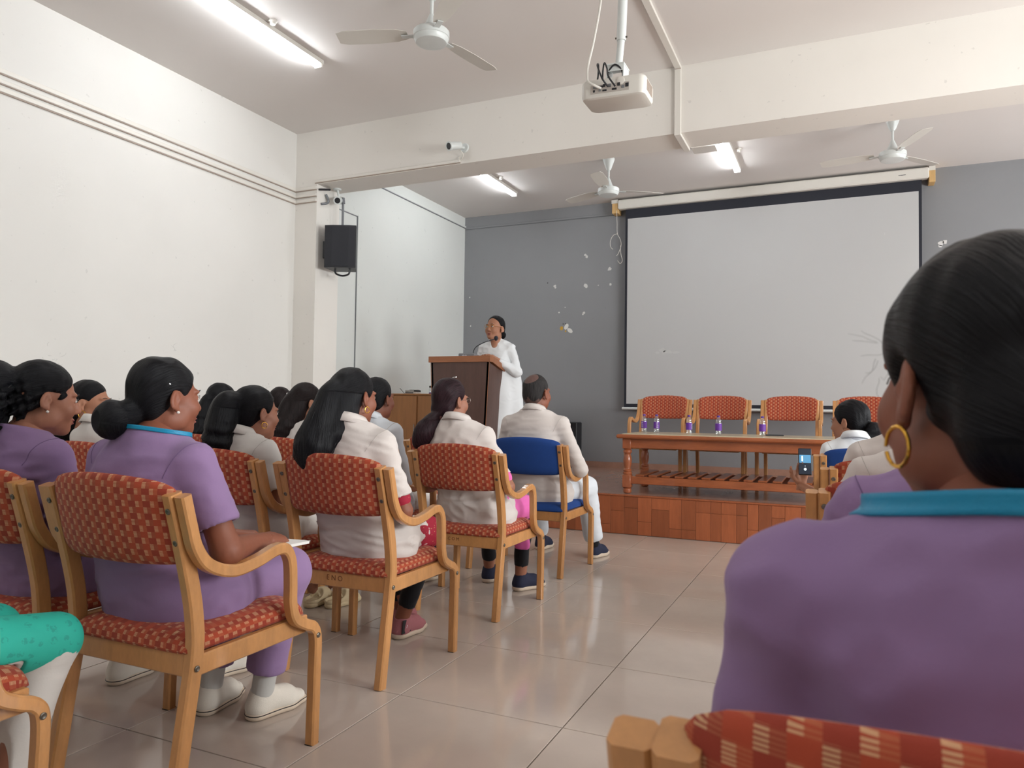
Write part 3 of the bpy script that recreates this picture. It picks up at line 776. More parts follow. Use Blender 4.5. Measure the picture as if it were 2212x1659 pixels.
for k, (x, z, w_, h_) in enumerate(((-.10, .052, .022, .009), (-.10, .032, .008, .008), (-.07, .052, .018, .007), (-.07, .034, .009, .009), (-.048, .054, .01, .01), (-.05, .032, .018, .006), (-.02, .05, .012, .012), (.0, .032, .02, .007), (.028, .05, .012, .012), (.05, .036, .012, .011), (.07, .04, .014, .014))):
    MB().box((x, -.0045, z), (x+w_*1.25, -.001, z+h_*1.4), .001).build('port', M['black_pl'] if k % 3 else M['grey_pl'], pb)
MB().lathe([(.021, 0), (.021, .003), (.018, .004)], n=20).build('round_cover', M['trunk'], pb, True, (.045, 0.0, .076)).rotation_euler = (math.radians(90), 0, 0)
for k in range(9): MB().box((.168, .045+k*.014, .03), (.1715, .052+k*.014, .085)).build('vent_slot', M['trunk_line'], pb)
MB().lathe([(.032, 0), (.032, .02), (.026, .022)], n=20).build('lens', M['black_pl'], pb, True, (-.06, .213, .05)).rotation_euler = (math.radians(-90), 0, 0)
MB().box((-.05, .04, .10), (.05, .17, .106), .002).build('mount_plate', M['white_metal'], pj)
br_ = MB().box((-.046, .045, .106), (-.041, .15, .185)).box((.041, .045, .106), (.046, .15, .185)).box((-.048, .043, .182), (.048, .152, .190)); br_.box((-.041, .045, .150), (.041, .050, .182)); br_.build('bracket', M['white_metal'], pj)
pl_ = MB().cyl((0, .110, .185), (0.012, .105, .33), .019, n=16).build('pole', M['white_metal'], pj, True)
MB().cyl((0.012, .106, .33), (.03, .075, 1.05), .025, n=16).build('outer_pole', M['white_metal'], pj, True)
for sx in (-1, 1): MB().cyl((.013+sx*.02, .103, .345), (.013+sx*.032, .103, .345), .005, n=8).build('screw', M['bolt'], pl_)
MB().tube(smooth_path([(-.085, .17, 1.04), (-.082, .09, .75), (-.088, .04, .50), (-.105, 0, .30), (-.125, -.02, .17), (-.128, -.02, .105), (-.115, -.035, .075), (-.085, -.035, .055), (-.055, -.012, .045)], 6), .0065, 8).build('white_cable', M['white_pl'], pj, True)
for kp in ([(-.02, -.01, .05), (-.04, -.05, .08), (-.075, -.02, .16), (-.085, .03, .185), (-.095, .06, .14), (-.10, .05, .09)], [(.02, -.012, .045), (-.01, -.04, .09), (-.03, .0, .15), (-.055, .03, .19), (-.07, .06, .13), (-.06, .06, .10)], [(-.04, .06, .10), (-.035, .05, .15), (0, .04, .18), (.035, .05, .15), (.04, .06, .10)]):
    MB().tube(smooth_path(kp, 5), .0045, 7).build('black_cable', M['black_pl'], pj, True)

# ------------------------------------------------------------------ trunking, conduits, cameras, loudspeaker
def trunking(label, boxes, lines=(), mat='trunk'):
    t = thing('cable_trunking', label, 'trunking')
    for lo, hi in boxes: MB().box(lo, hi, .003).build('channel', M[mat], t)
    for lo, hi in lines: MB().box(lo, hi).build('seam', M['trunk_line' if mat == 'trunk' else 'grey_pl'], t)
    return t
z1, z2, z3 = 3.150, 3.085, 3.050
trunking('upper of the cable channels running along the left wall', [((XL, YN, z1), (XL+.018, YF, z1+.032)), ((XL+.018, YF-.018, z1), (-4.60, YF, z1+.032))], [((XL, YN, z1-.006), (XL+.012, YF, z1)), ((XL+.012, YF-.012, z1-.006), (-4.6, YF, z1))])
trunking('middle of the cable channels running along the left wall', [((XL, YN, z2), (XL+.018, YF, z2+.026)), ((XL+.018, YF-.018, z2), (-4.60, YF, z2+.026))], [((XL, YN, z2-.005), (XL+.012, YF, z2)), ((XL+.012, YF-.012, z2-.005), (-4.6, YF, z2))])
trunking('lowest of the cable channels running along the left wall', [((XL, YN, z3-.018), (XL+.018, YF, z3+.012)), ((XL+.018, YF-.018, z3-.018), (-4.60, YF, z3+.012))], [((XL, YN, z3-.025), (XL+.012, YF, z3-.018)), ((XL+.012, YF-.012, z3-.025), (-4.6, YF, z3-.018))])
trunking('cable channel along the lower edge of the beam to the camera', [((-4.62, YF-.014, 3.212), (-3.04, YF, 3.238)), ((-3.065, YF-.014, 3.238), (-3.04, YF, 3.262))], [((-4.62, YF-.010, 3.206), (-3.04, YF, 3.212))])
trunking('cable channel down the alcove wall beside the loudspeaker', [((XA, 6.0, 3.135), (XA+.014, 6.53, 3.160)), ((XA, 6.515, .6), (XA+.016, 6.545, 3.160))], [((XA, 6.0, 3.128), (XA+.01, 6.515, 3.135)), ((XA, 6.508, .6), (XA+.01, 6.515, 3.13))], 'wall_alc')
trunking('thin cable channel high on the white alcove wall', [((XA, YF2, 3.575), (XA+.02, YB, 3.60))], [((XA, YF2, 3.567), (XA+.012, YB, 3.575))], 'wall_alc')
trunking('thin cable channel high on the grey wall left of the screen', [((XA+.02, YB-.016, 3.555), (-2.65, YB, 3.578))], [((XA+.02, YB-.012, 3.548), (-2.65, YB, 3.555))], 'wall_grey')
trunking('wide cable channel crossing the hall ceiling and down the beam', [((-1.175, 1.5, ZC-.022), (-1.125, YF-.02, ZC)), ((-1.175, YF-.022, ZB-.022), (-1.125, YF, ZC)), ((-1.175, YF, ZB-.022), (-1.125, YF2+.02, ZB))], [((-1.1745, YF-.0225, ZC-.03), (-1.1255, YF-.004, ZC-.024))])
def cctv(loc, aim, base, label):
    t = thing('security_camera', label, 'camera', loc)
    a = Vector(aim).normalized(); c = a*.06
    hb = MB().tube([-a*.06, a*.055, a*.062], [.034, .036, .032], 18).build('housing', M['white_metal'], t, True)
    MB().tube([a*.05, a*.066], [.040, .040], 18).tube([a*.066, a*.0665], [.040, .040], 18).build('hood', M['white_metal'], hb, True)
    MB().tube([a*.066, a*.068], [.029, .027], 16).build('lens', M['black_pl'], hb, True)
    b = Vector(base)
    MB().tube([-a*.02, b*.6, b], [.014, .012, .012], 10).build('arm', M['white_metal'], t, True)
    n = Vector((0, 1, 0)) if abs(base[1]) > abs(base[2]) else Vector((0, 0, 1))
    MB().tube([b-n*.014, b], [.036, .042], 18).build('base', M['white_metal'], t, True)
    return t
cc = cctv((-3.03, YF-.13, 3.315), (-.35, -.85, -.28), (.03, .13, .02), 'white bullet security camera on the face of the beam')
MB().tube(smooth_path([(.02, .07, -.02), (.03, .10, -.05), (.0, .12, -.08), (-.03, .122, -.07)], 5), .005, 6).build('cable', M['white_pl'], cc, True)
cctv((-4.50, 5.80, 3.085), (.35, -.9, -.25), (-.02, -.01, .115), 'white bullet security camera under the beam above the loudspeaker')
fx = thing('flexible_conduit', 'grey flexible conduit running down to the loudspeaker', 'conduit')
MB().tube(smooth_path([(-4.585, 5.70, 3.13), (-4.57, 5.72, 3.07), (-4.575, 5.70, 3.04), (-4.59, 5.64, 3.02)], 5), .012, 8).build('bend', M['grey_pl'], fx, True)
MB().tube(smooth_path([(-4.585, 5.60, 3.15), (-4.575, 5.66, 3.165), (-4.57, 5.74, 3.185)], 5), .010, 8).build('bend', M['black_pl'], fx, True)
MB().tube([(-4.47, 5.82, 3.08), (-4.47, 5.82, 2.78)], .012, 10).build('conduit', M['grey_pl'], fx, True)
MB().tube([(-4.47, 5.82, 3.115), (-4.47, 5.82, 3.06)], [.016, .022], 10).build('coupling', M['grey_pl'], fx, True)
MB().tube(smooth_path([(-4.47, 5.82, 3.11), (-4.52, 5.84, 3.13), (-4.58, 5.90, 3.14), (-4.62, 5.98, 3.145)], 4), .008, 6).build('cable', M['trunk'], fx, True)
sp_ = thing('loudspeaker', 'black loudspeaker on a bracket beside the white alcove wall', 'speaker', (-4.40, 5.745, 2.385), math.radians(24))
MB().prism([(-.15, -.12), (-.08, -.132), (.08, -.132), (.15, -.12), (.11, .11), (-.11, .11)], 0, .405, 2).build('cabinet', M['black_pl'], sp_)
MB().prism([(-.140, -.1235), (-.08, -.135), (.08, -.135), (.140, -.1235), (.14, -.118), (-.14, -.118)], .015, .39, 2).build('grille', M['grille'], sp_)
MB().tube(smooth_path([(-.07, -.02, .0), (-.06, -.02, -.04), (0, -.02, -.06), (.06, -.02, -.045), (.075, -.02, 0)], 5), .009, 8, flat=1.6).build('bracket', M['black_pl'], sp_, True)
MB().box((-.19, .04, .17), (-.08, .08, .22)).box((-.20, .01, .12), (-.185, .11, .28)).build('wall_arm', M['black_pl'], sp_)
# ------------------------------------------------------------------ people: distance fields turned into meshes
class Field:
    def __init__(s, lo, hi, h):
        s.h = h; s.o = np.array(lo, np.float32); n = np.ceil((np.array(hi)-np.array(lo))/h).astype(int)+1
        s.d = np.full(n, 1.0, np.float32); s.ax = [(s.o[i]+h*np.arange(n[i], dtype=np.float32)) for i in range(3)]
    def grid(s, lo=None, hi=None):
        sl = []
        for i in range(3):
            a = 0 if lo is None else max(0, int((lo[i]-s.o[i])/s.h)); b = s.d.shape[i] if hi is None else min(s.d.shape[i], int((hi[i]-s.o[i])/s.h)+2)
            sl.append(slice(a, max(a, b)))
        sl = tuple(sl)
        return sl, s.ax[0][sl[0]][:, None, None], s.ax[1][sl[1]][None, :, None], s.ax[2][sl[2]][None, None, :]
    def add(s, pr, k=.02):
        fn, lo, hi = pr; m = k+3*s.h
        sl, X, Y, Z = s.grid([q-m for q in lo], [q+m for q in hi])
        a = s.d[sl]
        if a.size == 0: return s
        b = fn(X, Y, Z)
        if k > 0:
            t = np.maximum(k-np.abs(a-b), 0)/k; s.d[sl] = np.minimum(a, b)-t*t*k*.25
        else: s.d[sl] = np.minimum(a, b)
        return s
    def sub(s, pr, k=.01):
        fn, lo, hi = pr; m = k+3*s.h
        sl, X, Y, Z = s.grid([q-m for q in lo], [q+m for q in hi]); a = s.d[sl]
        if a.size == 0: return s
        b = -fn(X, Y, Z); t = np.maximum(k-np.abs(a-b), 0)/k; s.d[sl] = np.maximum(a, b)+t*t*k*.25
        return s
    def cut(s, fn, k=.004):
        sl, X, Y, Z = s.grid(); b = fn(X, Y, Z)+np.zeros_like(s.d); a = s.d
        t = np.maximum(k-np.abs(a-b), 0)/k; s.d = (np.maximum(a, b)+t*t*k*.25).astype(np.float32); return s
    def warp(s, fn):
        sl, X, Y, Z = s.grid(); s.d = s.d+fn(X, Y, Z).astype(np.float32); return s
    def net(s):
        d = s.d; d[0] = d[-1] = 1; d[:, 0] = d[:, -1] = 1; d[:, :, 0] = d[:, :, -1] = 1
        g = d < 0; c = np.zeros(tuple(q-1 for q in d.shape), np.int8)
        offs = [(i, j, k) for i in (0, 1) for j in (0, 1) for k in (0, 1)]
        cs = tuple(q-1 for q in d.shape)
        for i, j, k in offs: c += g[i:i+cs[0], j:j+cs[1], k:k+cs[2]]
        act = (c > 0) & (c < 8); I = np.nonzero(act); n = len(I[0])
        if n == 0: return np.zeros((0, 3)), np.zeros((0, 4), int)
        idx = np.full(cs, -1, np.int32); idx[act] = np.arange(n)
        cd = {o: d[I[0]+o[0], I[1]+o[1], I[2]+o[2]] for o in offs}
        P = np.zeros((n, 3), np.float32); W = np.zeros(n, np.float32)
        for a in offs:
            for ax in range(3):
                if a[ax]: continue
                b = list(a); b[ax] = 1; b = tuple(b); da, db = cd[a], cd[b]; m = (da < 0) != (db < 0)
                t = np.where(m, da/np.where(m, da-db, 1), 0); q = np.array(a, np.float32)[None, :].repeat(n, 0); q[:, ax] = t
                P += q*m[:, None]; W += m
        P = P/W[:, None]; V = (np.stack(I, 1)+P)*s.h+s.o[None, :]
        F = []
        for ax in range(3):
            a1, a2 = (ax+1) % 3, (ax+2) % 3
            sa = [slice(None)]*3; sb = [slice(None)]*3; sa[ax] = slice(0, -1); sb[ax] = slice(1, None)
            g0, g1 = g[tuple(sa)], g[tuple(sb)]; e = g0 != g1
            E = list(np.nonzero(e)); ok = (E[a1] > 0) & (E[a2] > 0) & (E[a1] < d.shape[a1]-1) & (E[a2] < d.shape[a2]-1); E = [q[ok] for q in E]
            ins = g0[tuple(E)]
            q = []
            for u, w_ in ((-1, -1), (0, -1), (0, 0), (-1, 0)):
                J = [x.copy() for x in E]; J[a1] = J[a1]+u; J[a2] = J[a2]+w_; q.append(idx[tuple(J)])
            q = np.stack(q, 1); q[~ins] = q[~ins][:, ::-1]; F.append(q)
        return V, np.concatenate(F)
def tri(f, P):
    q = (np.atleast_2d(P)-f.o)/f.h; q = np.clip(q, 0, np.array(f.d.shape)-1.001); i = q.astype(int); t = q-i; r = 0
    for a in (0, 1):
        for b in (0, 1):
            for c in (0, 1):
                r = r+f.d[i[:, 0]+a, i[:, 1]+b, i[:, 2]+c]*(t[:, 0] if a else 1-t[:, 0])*(t[:, 1] if b else 1-t[:, 1])*(t[:, 2] if c else 1-t[:, 2])
    return r
def march(f, c, d, r0, r1, n=60):
    """distance from c along d at which the surface of the field is left; None when it is not"""
    rs = np.linspace(r0, r1, n); v = tri(f, np.array(c)[None, :]+rs[:, None]*np.array(d)[None, :]); k = np.nonzero((v[:-1] < 0) & (v[1:] >= 0))[0]
    if len(k) == 0: return None
    k = k[0]; return rs[k]+(rs[k+1]-rs[k])*(-v[k]/(v[k+1]-v[k]))
def bb(*pts): 
    a = np.array(pts); return a.min(0), a.max(0)
def ell(c, r, R=None):
    c = np.array(c, np.float32); r = np.array(r, np.float32); mx = float(r.max())
    def fn(X, Y, Z):
        x, y, z = X-c[0], Y-c[1], Z-c[2]
        if R is not None: x, y, z = (R[0, 0]*x+R[1, 0]*y+R[2, 0]*z, R[0, 1]*x+R[1, 1]*y+R[2, 1]*z, R[0, 2]*x+R[1, 2]*y+R[2, 2]*z)
        k0 = np.sqrt((x/r[0])**2+(y/r[1])**2+(z/r[2])**2); k1 = np.sqrt((x/r[0]**2)**2+(y/r[1]**2)**2+(z/r[2]**2)**2)+1e-6
        return k0*(k0-1)/k1
    e = r if R is None else np.array([mx]*3)
    return fn, c-e, c+e
def cap(a, b, ra, rb, flat=None):
    a = np.array(a, np.float32); b = np.array(b, np.float32); d = b-a; L = float(d @ d)+1e-9
    def fn(X, Y, Z):
        x, y, z = X-a[0], Y-a[1], Z-a[2]; t = np.clip((x*d[0]+y*d[1]+z*d[2])/L, 0, 1)
        dx, dy, dz = x-d[0]*t, y-d[1]*t, z-d[2]*t
        if flat is not None:
            n, k = flat; q = dx*n[0]+dy*n[1]+dz*n[2]; q2 = q*(k-1); dx, dy, dz = dx+n[0]*q2, dy+n[1]*q2, dz+n[2]*q2
        return np.sqrt(dx*dx+dy*dy+dz*dz)-(ra+(rb-ra)*t)
    m = max(ra, rb); lo, hi = bb(a, b); return fn, lo-m, hi+m
def cylp(a, n, r, L):
    a = np.array(a, np.float32); n = np.array(n, np.float32)
    def fn(X, Y, Z):
        x, y, z = X-a[0], Y-a[1], Z-a[2]; t = x*n[0]+y*n[1]+z*n[2]; q = np.sqrt(np.maximum(x*x+y*y+z*z-t*t, 0))
        return np.maximum(q-r, np.maximum(-t, t-L))
    lo, hi = bb(a, a+n*L); return fn, lo-r, hi+r
def loft(rows, inf=0.0, pw=2.4, add_b=0.0):
    """rows of (z, xc, yc, a, b)"""
    R = np.array(rows, np.float32)
    def fn(X, Y, Z):
        z = Z.ravel(); g = [np.interp(z, R[:, 0], R[:, i])[None, None, :].astype(np.float32) for i in range(1, 5)]
        a, b = g[2]+inf, g[3]+inf+add_b
        q = (np.abs((X-g[0])/a)**pw+np.abs((Y-g[1])/b)**pw)**(1/pw)
        d = (q-1)*np.minimum(a, b)
        return np.maximum(d, np.maximum(Z-R[-1, 0]-inf, R[0, 0]-inf-Z))
    m = inf+add_b; lo = np.array([(R[:, 1]-R[:, 3]).min()-m, (R[:, 2]-R[:, 4]).min()-m, R[0, 0]-m]); hi = np.array([(R[:, 1]+R[:, 3]).max()+m, (R[:, 2]+R[:, 4]).max()+m, R[-1, 0]+m])
    return fn, lo, hi
def waves(seed, f, n=5, stretch=(1, 1, 1)):
    r = np.random.RandomState(seed); D = r.normal(size=(n, 3))*np.array(stretch)*f; ph = r.rand(n)*6.28
    def fn(X, Y, Z):
        s = 0
        for i in range(n): s = s+np.sin(D[i, 0]*X+D[i, 1]*Y+D[i, 2]*Z+ph[i])
        return s/n
    return fn
def rotm(yaw, pitch, roll):
    return np.array((Matrix.Rotation(yaw, 3, 'Z') @ Matrix.Rotation(pitch, 3, 'X') @ Matrix.Rotation(roll, 3, 'Y')))
def cat(meshes):
    V = []; F = []; b = 0
    for v, f in meshes: V.append(v); F.append(f+b); b += len(v)
    return np.concatenate(V), np.concatenate(F)

# ---- head, shared by all (local frame: x right, y towards the face, z up, origin between the ears)
def head_field(h, male=False):
    f = Field((-.105, -.13, -.22), (.105, .14, .15), h)
    f.add(ell((0, -.014, .034), (.072, .092, .083)), 0)
    f.add(ell((0, .036, -.030), (.058, .055, .083)), .03)
    f.add(ell((0, .046, -.082), (.040 if not male else .046, .040, .026)), .025)
    f.add(ell((0, .074, -.098), (.020, .017, .016)), .02)
    for s in (-1, 1):
        f.add(ell((s*.036, .062, -.030), (.026, .028, .030)), .02)
        f.add(ell((s*.052, .012, -.066), (.016, .034, .030)), .02)
        f.add(ell((s*.028, .078, .022), (.022, .012, .008)), .012)
        f.sub(ell((s*.030, .099, .004), (.016, .014, .011)), .012)
        f.add(ell((s*.030, .078, .003), (.0135, .0125, .0105)), .004)
        e = rotm(0, math.radians(-12), s*math.radians(-12)) @ rotm(s*math.radians(22), 0, 0)
        f.add(ell((s*.0785, -.008, -.008), (.0075, .0185, .031), e), .006)
        f.sub(ell((s*.0865, -.004, -.006), (.007, .0105, .020), e), .004)
        f.add(ell((s*.077, .0, -.034), (.0055, .009, .011)), .006)
        f.add(ell((s*.077, .006, -.008), (.004, .005, .008)), .004)
    f.add(cap((0, .086, .012), (0, .106, -.028), .007, .0115), .012)
    for s in (-1, 1): f.add(ell((s*.011, .097, -.034), (.008, .009, .007)), .008)
    f.add(ell((0, .089, -.060), (.022, .010, .0065)), .006); f.add(ell((0, .087, -.071), (.019, .010, .0065)), .006)
    f.add(cap((0, -.022, -.05), (0, -.03, -.20), .050, .054), .025)
    f.d[:, :, :3] = 1
    return f.net()
HEADS = {}
def head(h, male=False):
    k = (h, male)
    if k not in HEADS: HEADS[k] = head_field(h, male)
    return HEADS[k]

# ---- hand (local: wrist at origin, fingers +y, palm facing -z, thumb at +x)
HANDS = {}
def hand(curl=.35, spread=.0, h=.0032, thumb_in=.3, grip=None):
    k = (curl, spread, h, thumb_in)
    if k in HANDS: return HANDS[k]
    f = Field((-.075, -.04, -.10), (.09, .20, .05), h)
    f.add(cap((0, -.03, 0), (0, .02, 0), .022, .024, (np.array((0, 0, 1.)), 1.35)), 0)
    for x in (-.026, -.009, .009, .026): f.add(cap((x*.6, .015, 0), (x, .085, .002-abs(x)*.12), .0155, .0125), .012)
    f.add(cap((.018, .02, -.008), (.03, .05, -.012), .016, .013), .012)
    for x, L, b in ((-.029, .056, .078), (-.0095, .070, .086), (.0105, .076, .088), (.0295, .070, .083)):
        p = np.array((x, b, -abs(x)*.1)); a = -curl*.7; dx = x*spread*6
        for j, (seg, r0, r1) in enumerate(((.45, .0098, .0090), (.31, .0090, .0082), (.24, .0082, .0066))):
            q = p+np.array((dx*seg*L, math.cos(a)*seg*L, math.sin(a)*seg*L)); f.add(cap(p, q, r0, r1), .003); p = q; a -= curl*1.5
    p = np.array((.030, .022, -.012)); dirs = [np.array((.72, .62, -.25)), np.array((.45-thumb_in*.5, .85, -.25)), np.array((.25-thumb_in*.6, .92, -.2))]
    for d_, L, r0, r1 in zip(dirs, (.036, .032, .026), (.0135, .0112, .0100), (.0112, .0100, .0075)):
        q = p+d_/np.linalg.norm(d_)*L; f.add(cap(p, q, r0, r1), .005); p = q
    HANDS[k] = f.net(); return HANDS[k]
def place_hand(elbow, wrist, side, curl=.35, palm=(0, 0, -1), h=.0036, spread=.0, thumb_in=.3, dirv=None):
    V, F = hand(curl, spread, h, thumb_in); V = V.copy()
    if side > 0: V[:, 0] *= -1; F = F[:, ::-1]
    y = np.array(wrist, float)-np.array(elbow, float) if dirv is None else np.array(dirv, float); y /= np.linalg.norm(y)
    z = -np.array(palm, float); z -= y*(z @ y); z /= np.linalg.norm(z); x = np.cross(y, z)
    return V @ np.stack([x, y, z]) + np.array(wrist), F

# ---- hair
def chain(pts, rad, n=5):
    P = smooth_path(pts, n); m = len(P); R = np.interp(np.linspace(0, 1, m), np.linspace(0, 1, len(rad)), rad); return P, R
def hair_mesh(h, spec, seed=0):
    lo = np.array((-.12, -.20, -.16)); hi = np.array((.12, .13, .16))
    chains = [chain(*c[:2]) for c in spec.get('chains', [])]
    for P, R in chains:
        A = np.array(P); lo = np.minimum(lo, A.min(0)-R.max()-.03); hi = np.maximum(hi, A.max(0)+R.max()+.03)
    f = Field(lo, hi, h)
    g = spec.get('puff', 0.0)
    if not spec.get('nocap'):
        f.add(ell((0, -.016, .036), (.0785+g, .0985+g, .0895+g)), 0)
        f.add(ell((0, -.052, -.022), (.064, .052, .060)), .03)
        hl = spec.get('hairline', .040); sl = spec.get('slope', .55)
        f.cut(lambda X, Y, Z: (Y-hl-sl*Z)/math.sqrt(1+sl*sl)+0*X, .012)
        for s in (-1, 1): f.sub(ell((s*.085, .004, -.016), (.030, .023, .036)), .012)
        f.sub(ell((0, .04, -.09), (.085, .052, .075)), .012)
        nape = spec.get('nape', -.082); f.cut(lambda X, Y, Z: (nape-Z)+0*X+0*Y, .012)
    for b in spec.get('bald', []): f.sub(ell(*b), .012)
    for b in spec.get('blobs', []): f.add(ell(*b), .012)
    for ci, (P, R) in enumerate(chains):
        fl = spec['chains'][ci][2] if len(spec['chains'][ci]) > 2 else None
        for i in range(len(P)-1): f.add(cap(P[i], P[i+1], R[i], R[i+1], fl), .018)
    w1 = waves(seed, spec.get('wf', 60), 5, (1, 1, .25)); w2 = waves(seed+7, 150, 5, (1, 1, .3)); am = spec.get('amp', .0035)
    zb = spec.get('curl_below', -.05); ca = spec.get('curl_amp', 0.0); w3 = waves(seed+3, spec.get('cf', 75), 6)
    f.warp(lambda X, Y, Z: am*w1(X, Y, Z)+am*.6*w2(X, Y, Z)+(ca*w3(X, Y, Z)*np.clip((zb-Z)/.05, 0, 1) if ca else 0))
    V, F = f.net()
    T = np.array(spec.get('tie', (0, -.10, .0)))
    q = V-T; ang = np.arctan2(q[:, 0], q[:, 2]*.8-q[:, 1]*.3+.02); dist = np.linalg.norm(q, axis=1)
    tail = V[:, 2] < T[2]-.02; ang2 = np.arctan2(V[:, 0]-T[0], V[:, 1]-T[1]+.001)
    uv = np.stack([np.where(tail, ang2*.5+3, ang*.7), np.where(tail, V[:, 2]*6, dist*6)], 1)
    return V, F, uv
def strands(spec, seed, n, r=.0016, jit=.35):
    rr = random.Random(seed); m = MB()
    for c in spec.get('chains', []):
        P, R = chain(*c[:2]); k = len(P); fl = c[2] if len(c) > 2 else None
        for q in range(n):
            th = rr.random()*6.283; tw = rr.uniform(-1.2, 1.2); a0 = rr.uniform(.85, 1.10); st_ = int(rr.random()**2*k*.5); ln = rr.uniform(.55, 1.08); wob = rr.uniform(0, 1)*jit; ph = rr.random()*6
            pts = []; rad = []
            for i in range(st_, k):
                t = i/(k-1)
                if t > ln: break
                Rr = R[i]*a0*(1+.25*t*wob*math.sin(t*14+ph)); x = math.cos(th+tw*t)*Rr; y = math.sin(th+tw*t)*Rr
                if fl is not None: y /= fl[1]
                pts.append((P[i][0]+x, P[i][1]+y, P[i][2]-.02*t*(ln > 1))); rad.append(r*(1-.75*t))
            if len(pts) > 2: m.tube(pts, rad, 3)
    for c in spec.get('fly', []):
        for q in range(c[1]):
            base = Vector(c[0])+Vector((rr.gauss(0, 1), rr.gauss(0, 1), rr.gauss(0, 1)))*c[2]*.6; d_ = Vector((rr.gauss(0, 1), rr.gauss(0, .8), rr.gauss(.2, .8))).normalized(); e = Vector(c[3])
            pts = [base+d_*t*.006+e*t*rr.uniform(.5, .9)+Vector((math.sin(t*2+q)*.006, math.cos(t*1.7+q)*.006, 0))*t*.5 for t in (0, .5, 1, 1.5, 2)]
            m.tube(pts, [.00016]*4+[.0001], 3)
    return m

# ---- shoes (local: heel at y=0, toe +y, sole at z=0)
SHOES = {}
def shoe_meshes(kind):
    if kind in SHOES: return SHOES[kind]
    up, so, tall = {'white': ('shoe_w', 'sole_w', .0), 'navy': ('shoe_n', 'sole_w', -.004), 'pink': ('shoe_p', 'sole_w', -.002), 'red': ('shoe_n', 'sole_w', .006), 'sandal': ('sandal', 'sandal', -.03)}[kind]
    h = .0045; f = Field((-.06, -.03, -.01), (.06, .27, .13), h)
    f.add(cap((0, .035, .04), (0, .05, .085+tall), .034, .036), 0); f.add(cap((0, .04, .042), (.004, .15, .036), .036, .040), .03)
    f.add(cap((.004, .15, .034), (.002, .205, .026), .040, .030, (np.array((0, 0, 1.)), 1.25)), .03); f.add(cap((0, .06, .075+tall), (.002, .14, .05), .030, .03), .03)
    f.sub(ell((0, .045, .125+tall), (.030, .042, .040)), .008); f.cut(lambda X, Y, Z: .012-Z+0*X+0*Y)
    if kind == 'sandal': f.sub(ell((0, .05, .08), (.05, .07, .055)), .01)
    V, F = f.net(); u = mesh_arr('upper', V, F, M[up])
    f = Field((-.06, -.03, -.012), (.06, .27, .05), h)
    f.add(cap((0, .035, .016), (.004, .15, .014), .040, .045, (np.array((0, 0, 1.)), 1.6)), 0); f.add(cap((.004, .15, .014), (.002, .208, .014), .045, .036, (np.array((0, 0, 1.)), 1.6)), .02)
    th = .034 if kind == 'red' else (.04 if kind == 'sandal' else .024)
    f.cut(lambda X, Y, Z: np.maximum(Z-th-(.01*np.clip((.06-Y)/.06, 0, 1)), .001-Z)+0*X); V, F = f.net(); s_ = mesh_arr('sole', V, F, M[so])
    if kind == 'white': SHOES['stripe'] = [(c_[0], c_[1], .0195) for c_ in (np.array((0, .12, .0195))+np.array((math.cos(t), math.sin(t), 0))*((march(f, (0, .12, .0195), (math.cos(t), math.sin(t), 0), .02, .16, 80) or .04)+.0004) for t in np.linspace(0, 2*math.pi, 60, endpoint=False))]
    lc = MB()
    if kind in ('white', 'red', 'sandal'):
        for j in range(5):
            y = .085+.020*j; z = .094-.0125*j+tall; lc.tube([(-.024, y-.004, z-.016), (-.010, y, z), (.010, y+.003, z), (.024, y-.001, z-.016)], .0026 if kind != 'sandal' else .006, 5)
    SHOES[kind] = (u, s_, lc.mesh('laces', M['sock' if kind == 'white' else ('shoe_r' if kind == 'red' else 'sandal')], True) if lc.v else None); return SHOES[kind]
def put_shoe(root, kind, pos, yaw, pitch=0.0):
    u, s_, l_ = shoe_meshes(kind); o = part('shoe', u, root, pos, (pitch, 0, yaw)); part('sole', s_, o)
    if l_: part('laces', l_, o)
    if kind == 'white': part('sole_stripe', SHOES.setdefault('stripe_mesh', MB().tube(SHOES['stripe'], .0016, 5, closed=True).mesh('sole_stripe', M['black_pl'], True)), o)
    if kind == 'pink':
        part('heel_patch', HEELP, o); part('lettering', text_mesh('AIR', .020, M['print_white']), o, (.0415, .045, .058), (math.radians(90), 0, math.radians(90)))
    return o
_hp = MB(); _hp.add([(.0385, .0, .03), (.0405, .07, .03), (.0375, .06, .085), (.036, .01, .09), (.0345, .0, .03), (.036, .07, .03), (.034, .06, .085), (.033, .01, .09)], [(0, 1, 2, 3), (7, 6, 5, 4), (0, 4, 5, 1), (1, 5, 6, 2), (2, 6, 7, 3), (3, 7, 4, 0)])
HEELP = _hp.mesh('heel_patch', M['black_pl'])

# ---- garments
def ring_part(name, mat, c, rx, ry, prof, shear, parent, gap=0.0, n=40):
    """band around the neck; prof = list of (dr, z); opening of gap radians at the front (+y); shear drops the front"""
    V = []; F = []; k = len(prof)
    for i in range(n+1):
        th = math.pi/2+gap/2+(2*math.pi-gap)*i/n
        for dr, z in prof:
            x, y = (rx+dr)*math.cos(th), (ry+dr)*math.sin(th); V.append((c[0]+x, c[1]+y, c[2]+z-shear*y))
    for i in range(n):
        for j in range(k-1): F.append((i*k+j, (i+1)*k+j, (i+1)*k+j+1, i*k+j+1))
    me = bpy.data.meshes.new(name); me.from_pydata(V, [], F); me.polygons.foreach_set('use_smooth', [True]*len(F)); me.materials.append(mat)
    o = link(bpy.data.objects.new(name, me), parent); md = o.modifiers.new('thickness', 'SOLIDIFY'); md.thickness = .003; md.offset = 0; return o

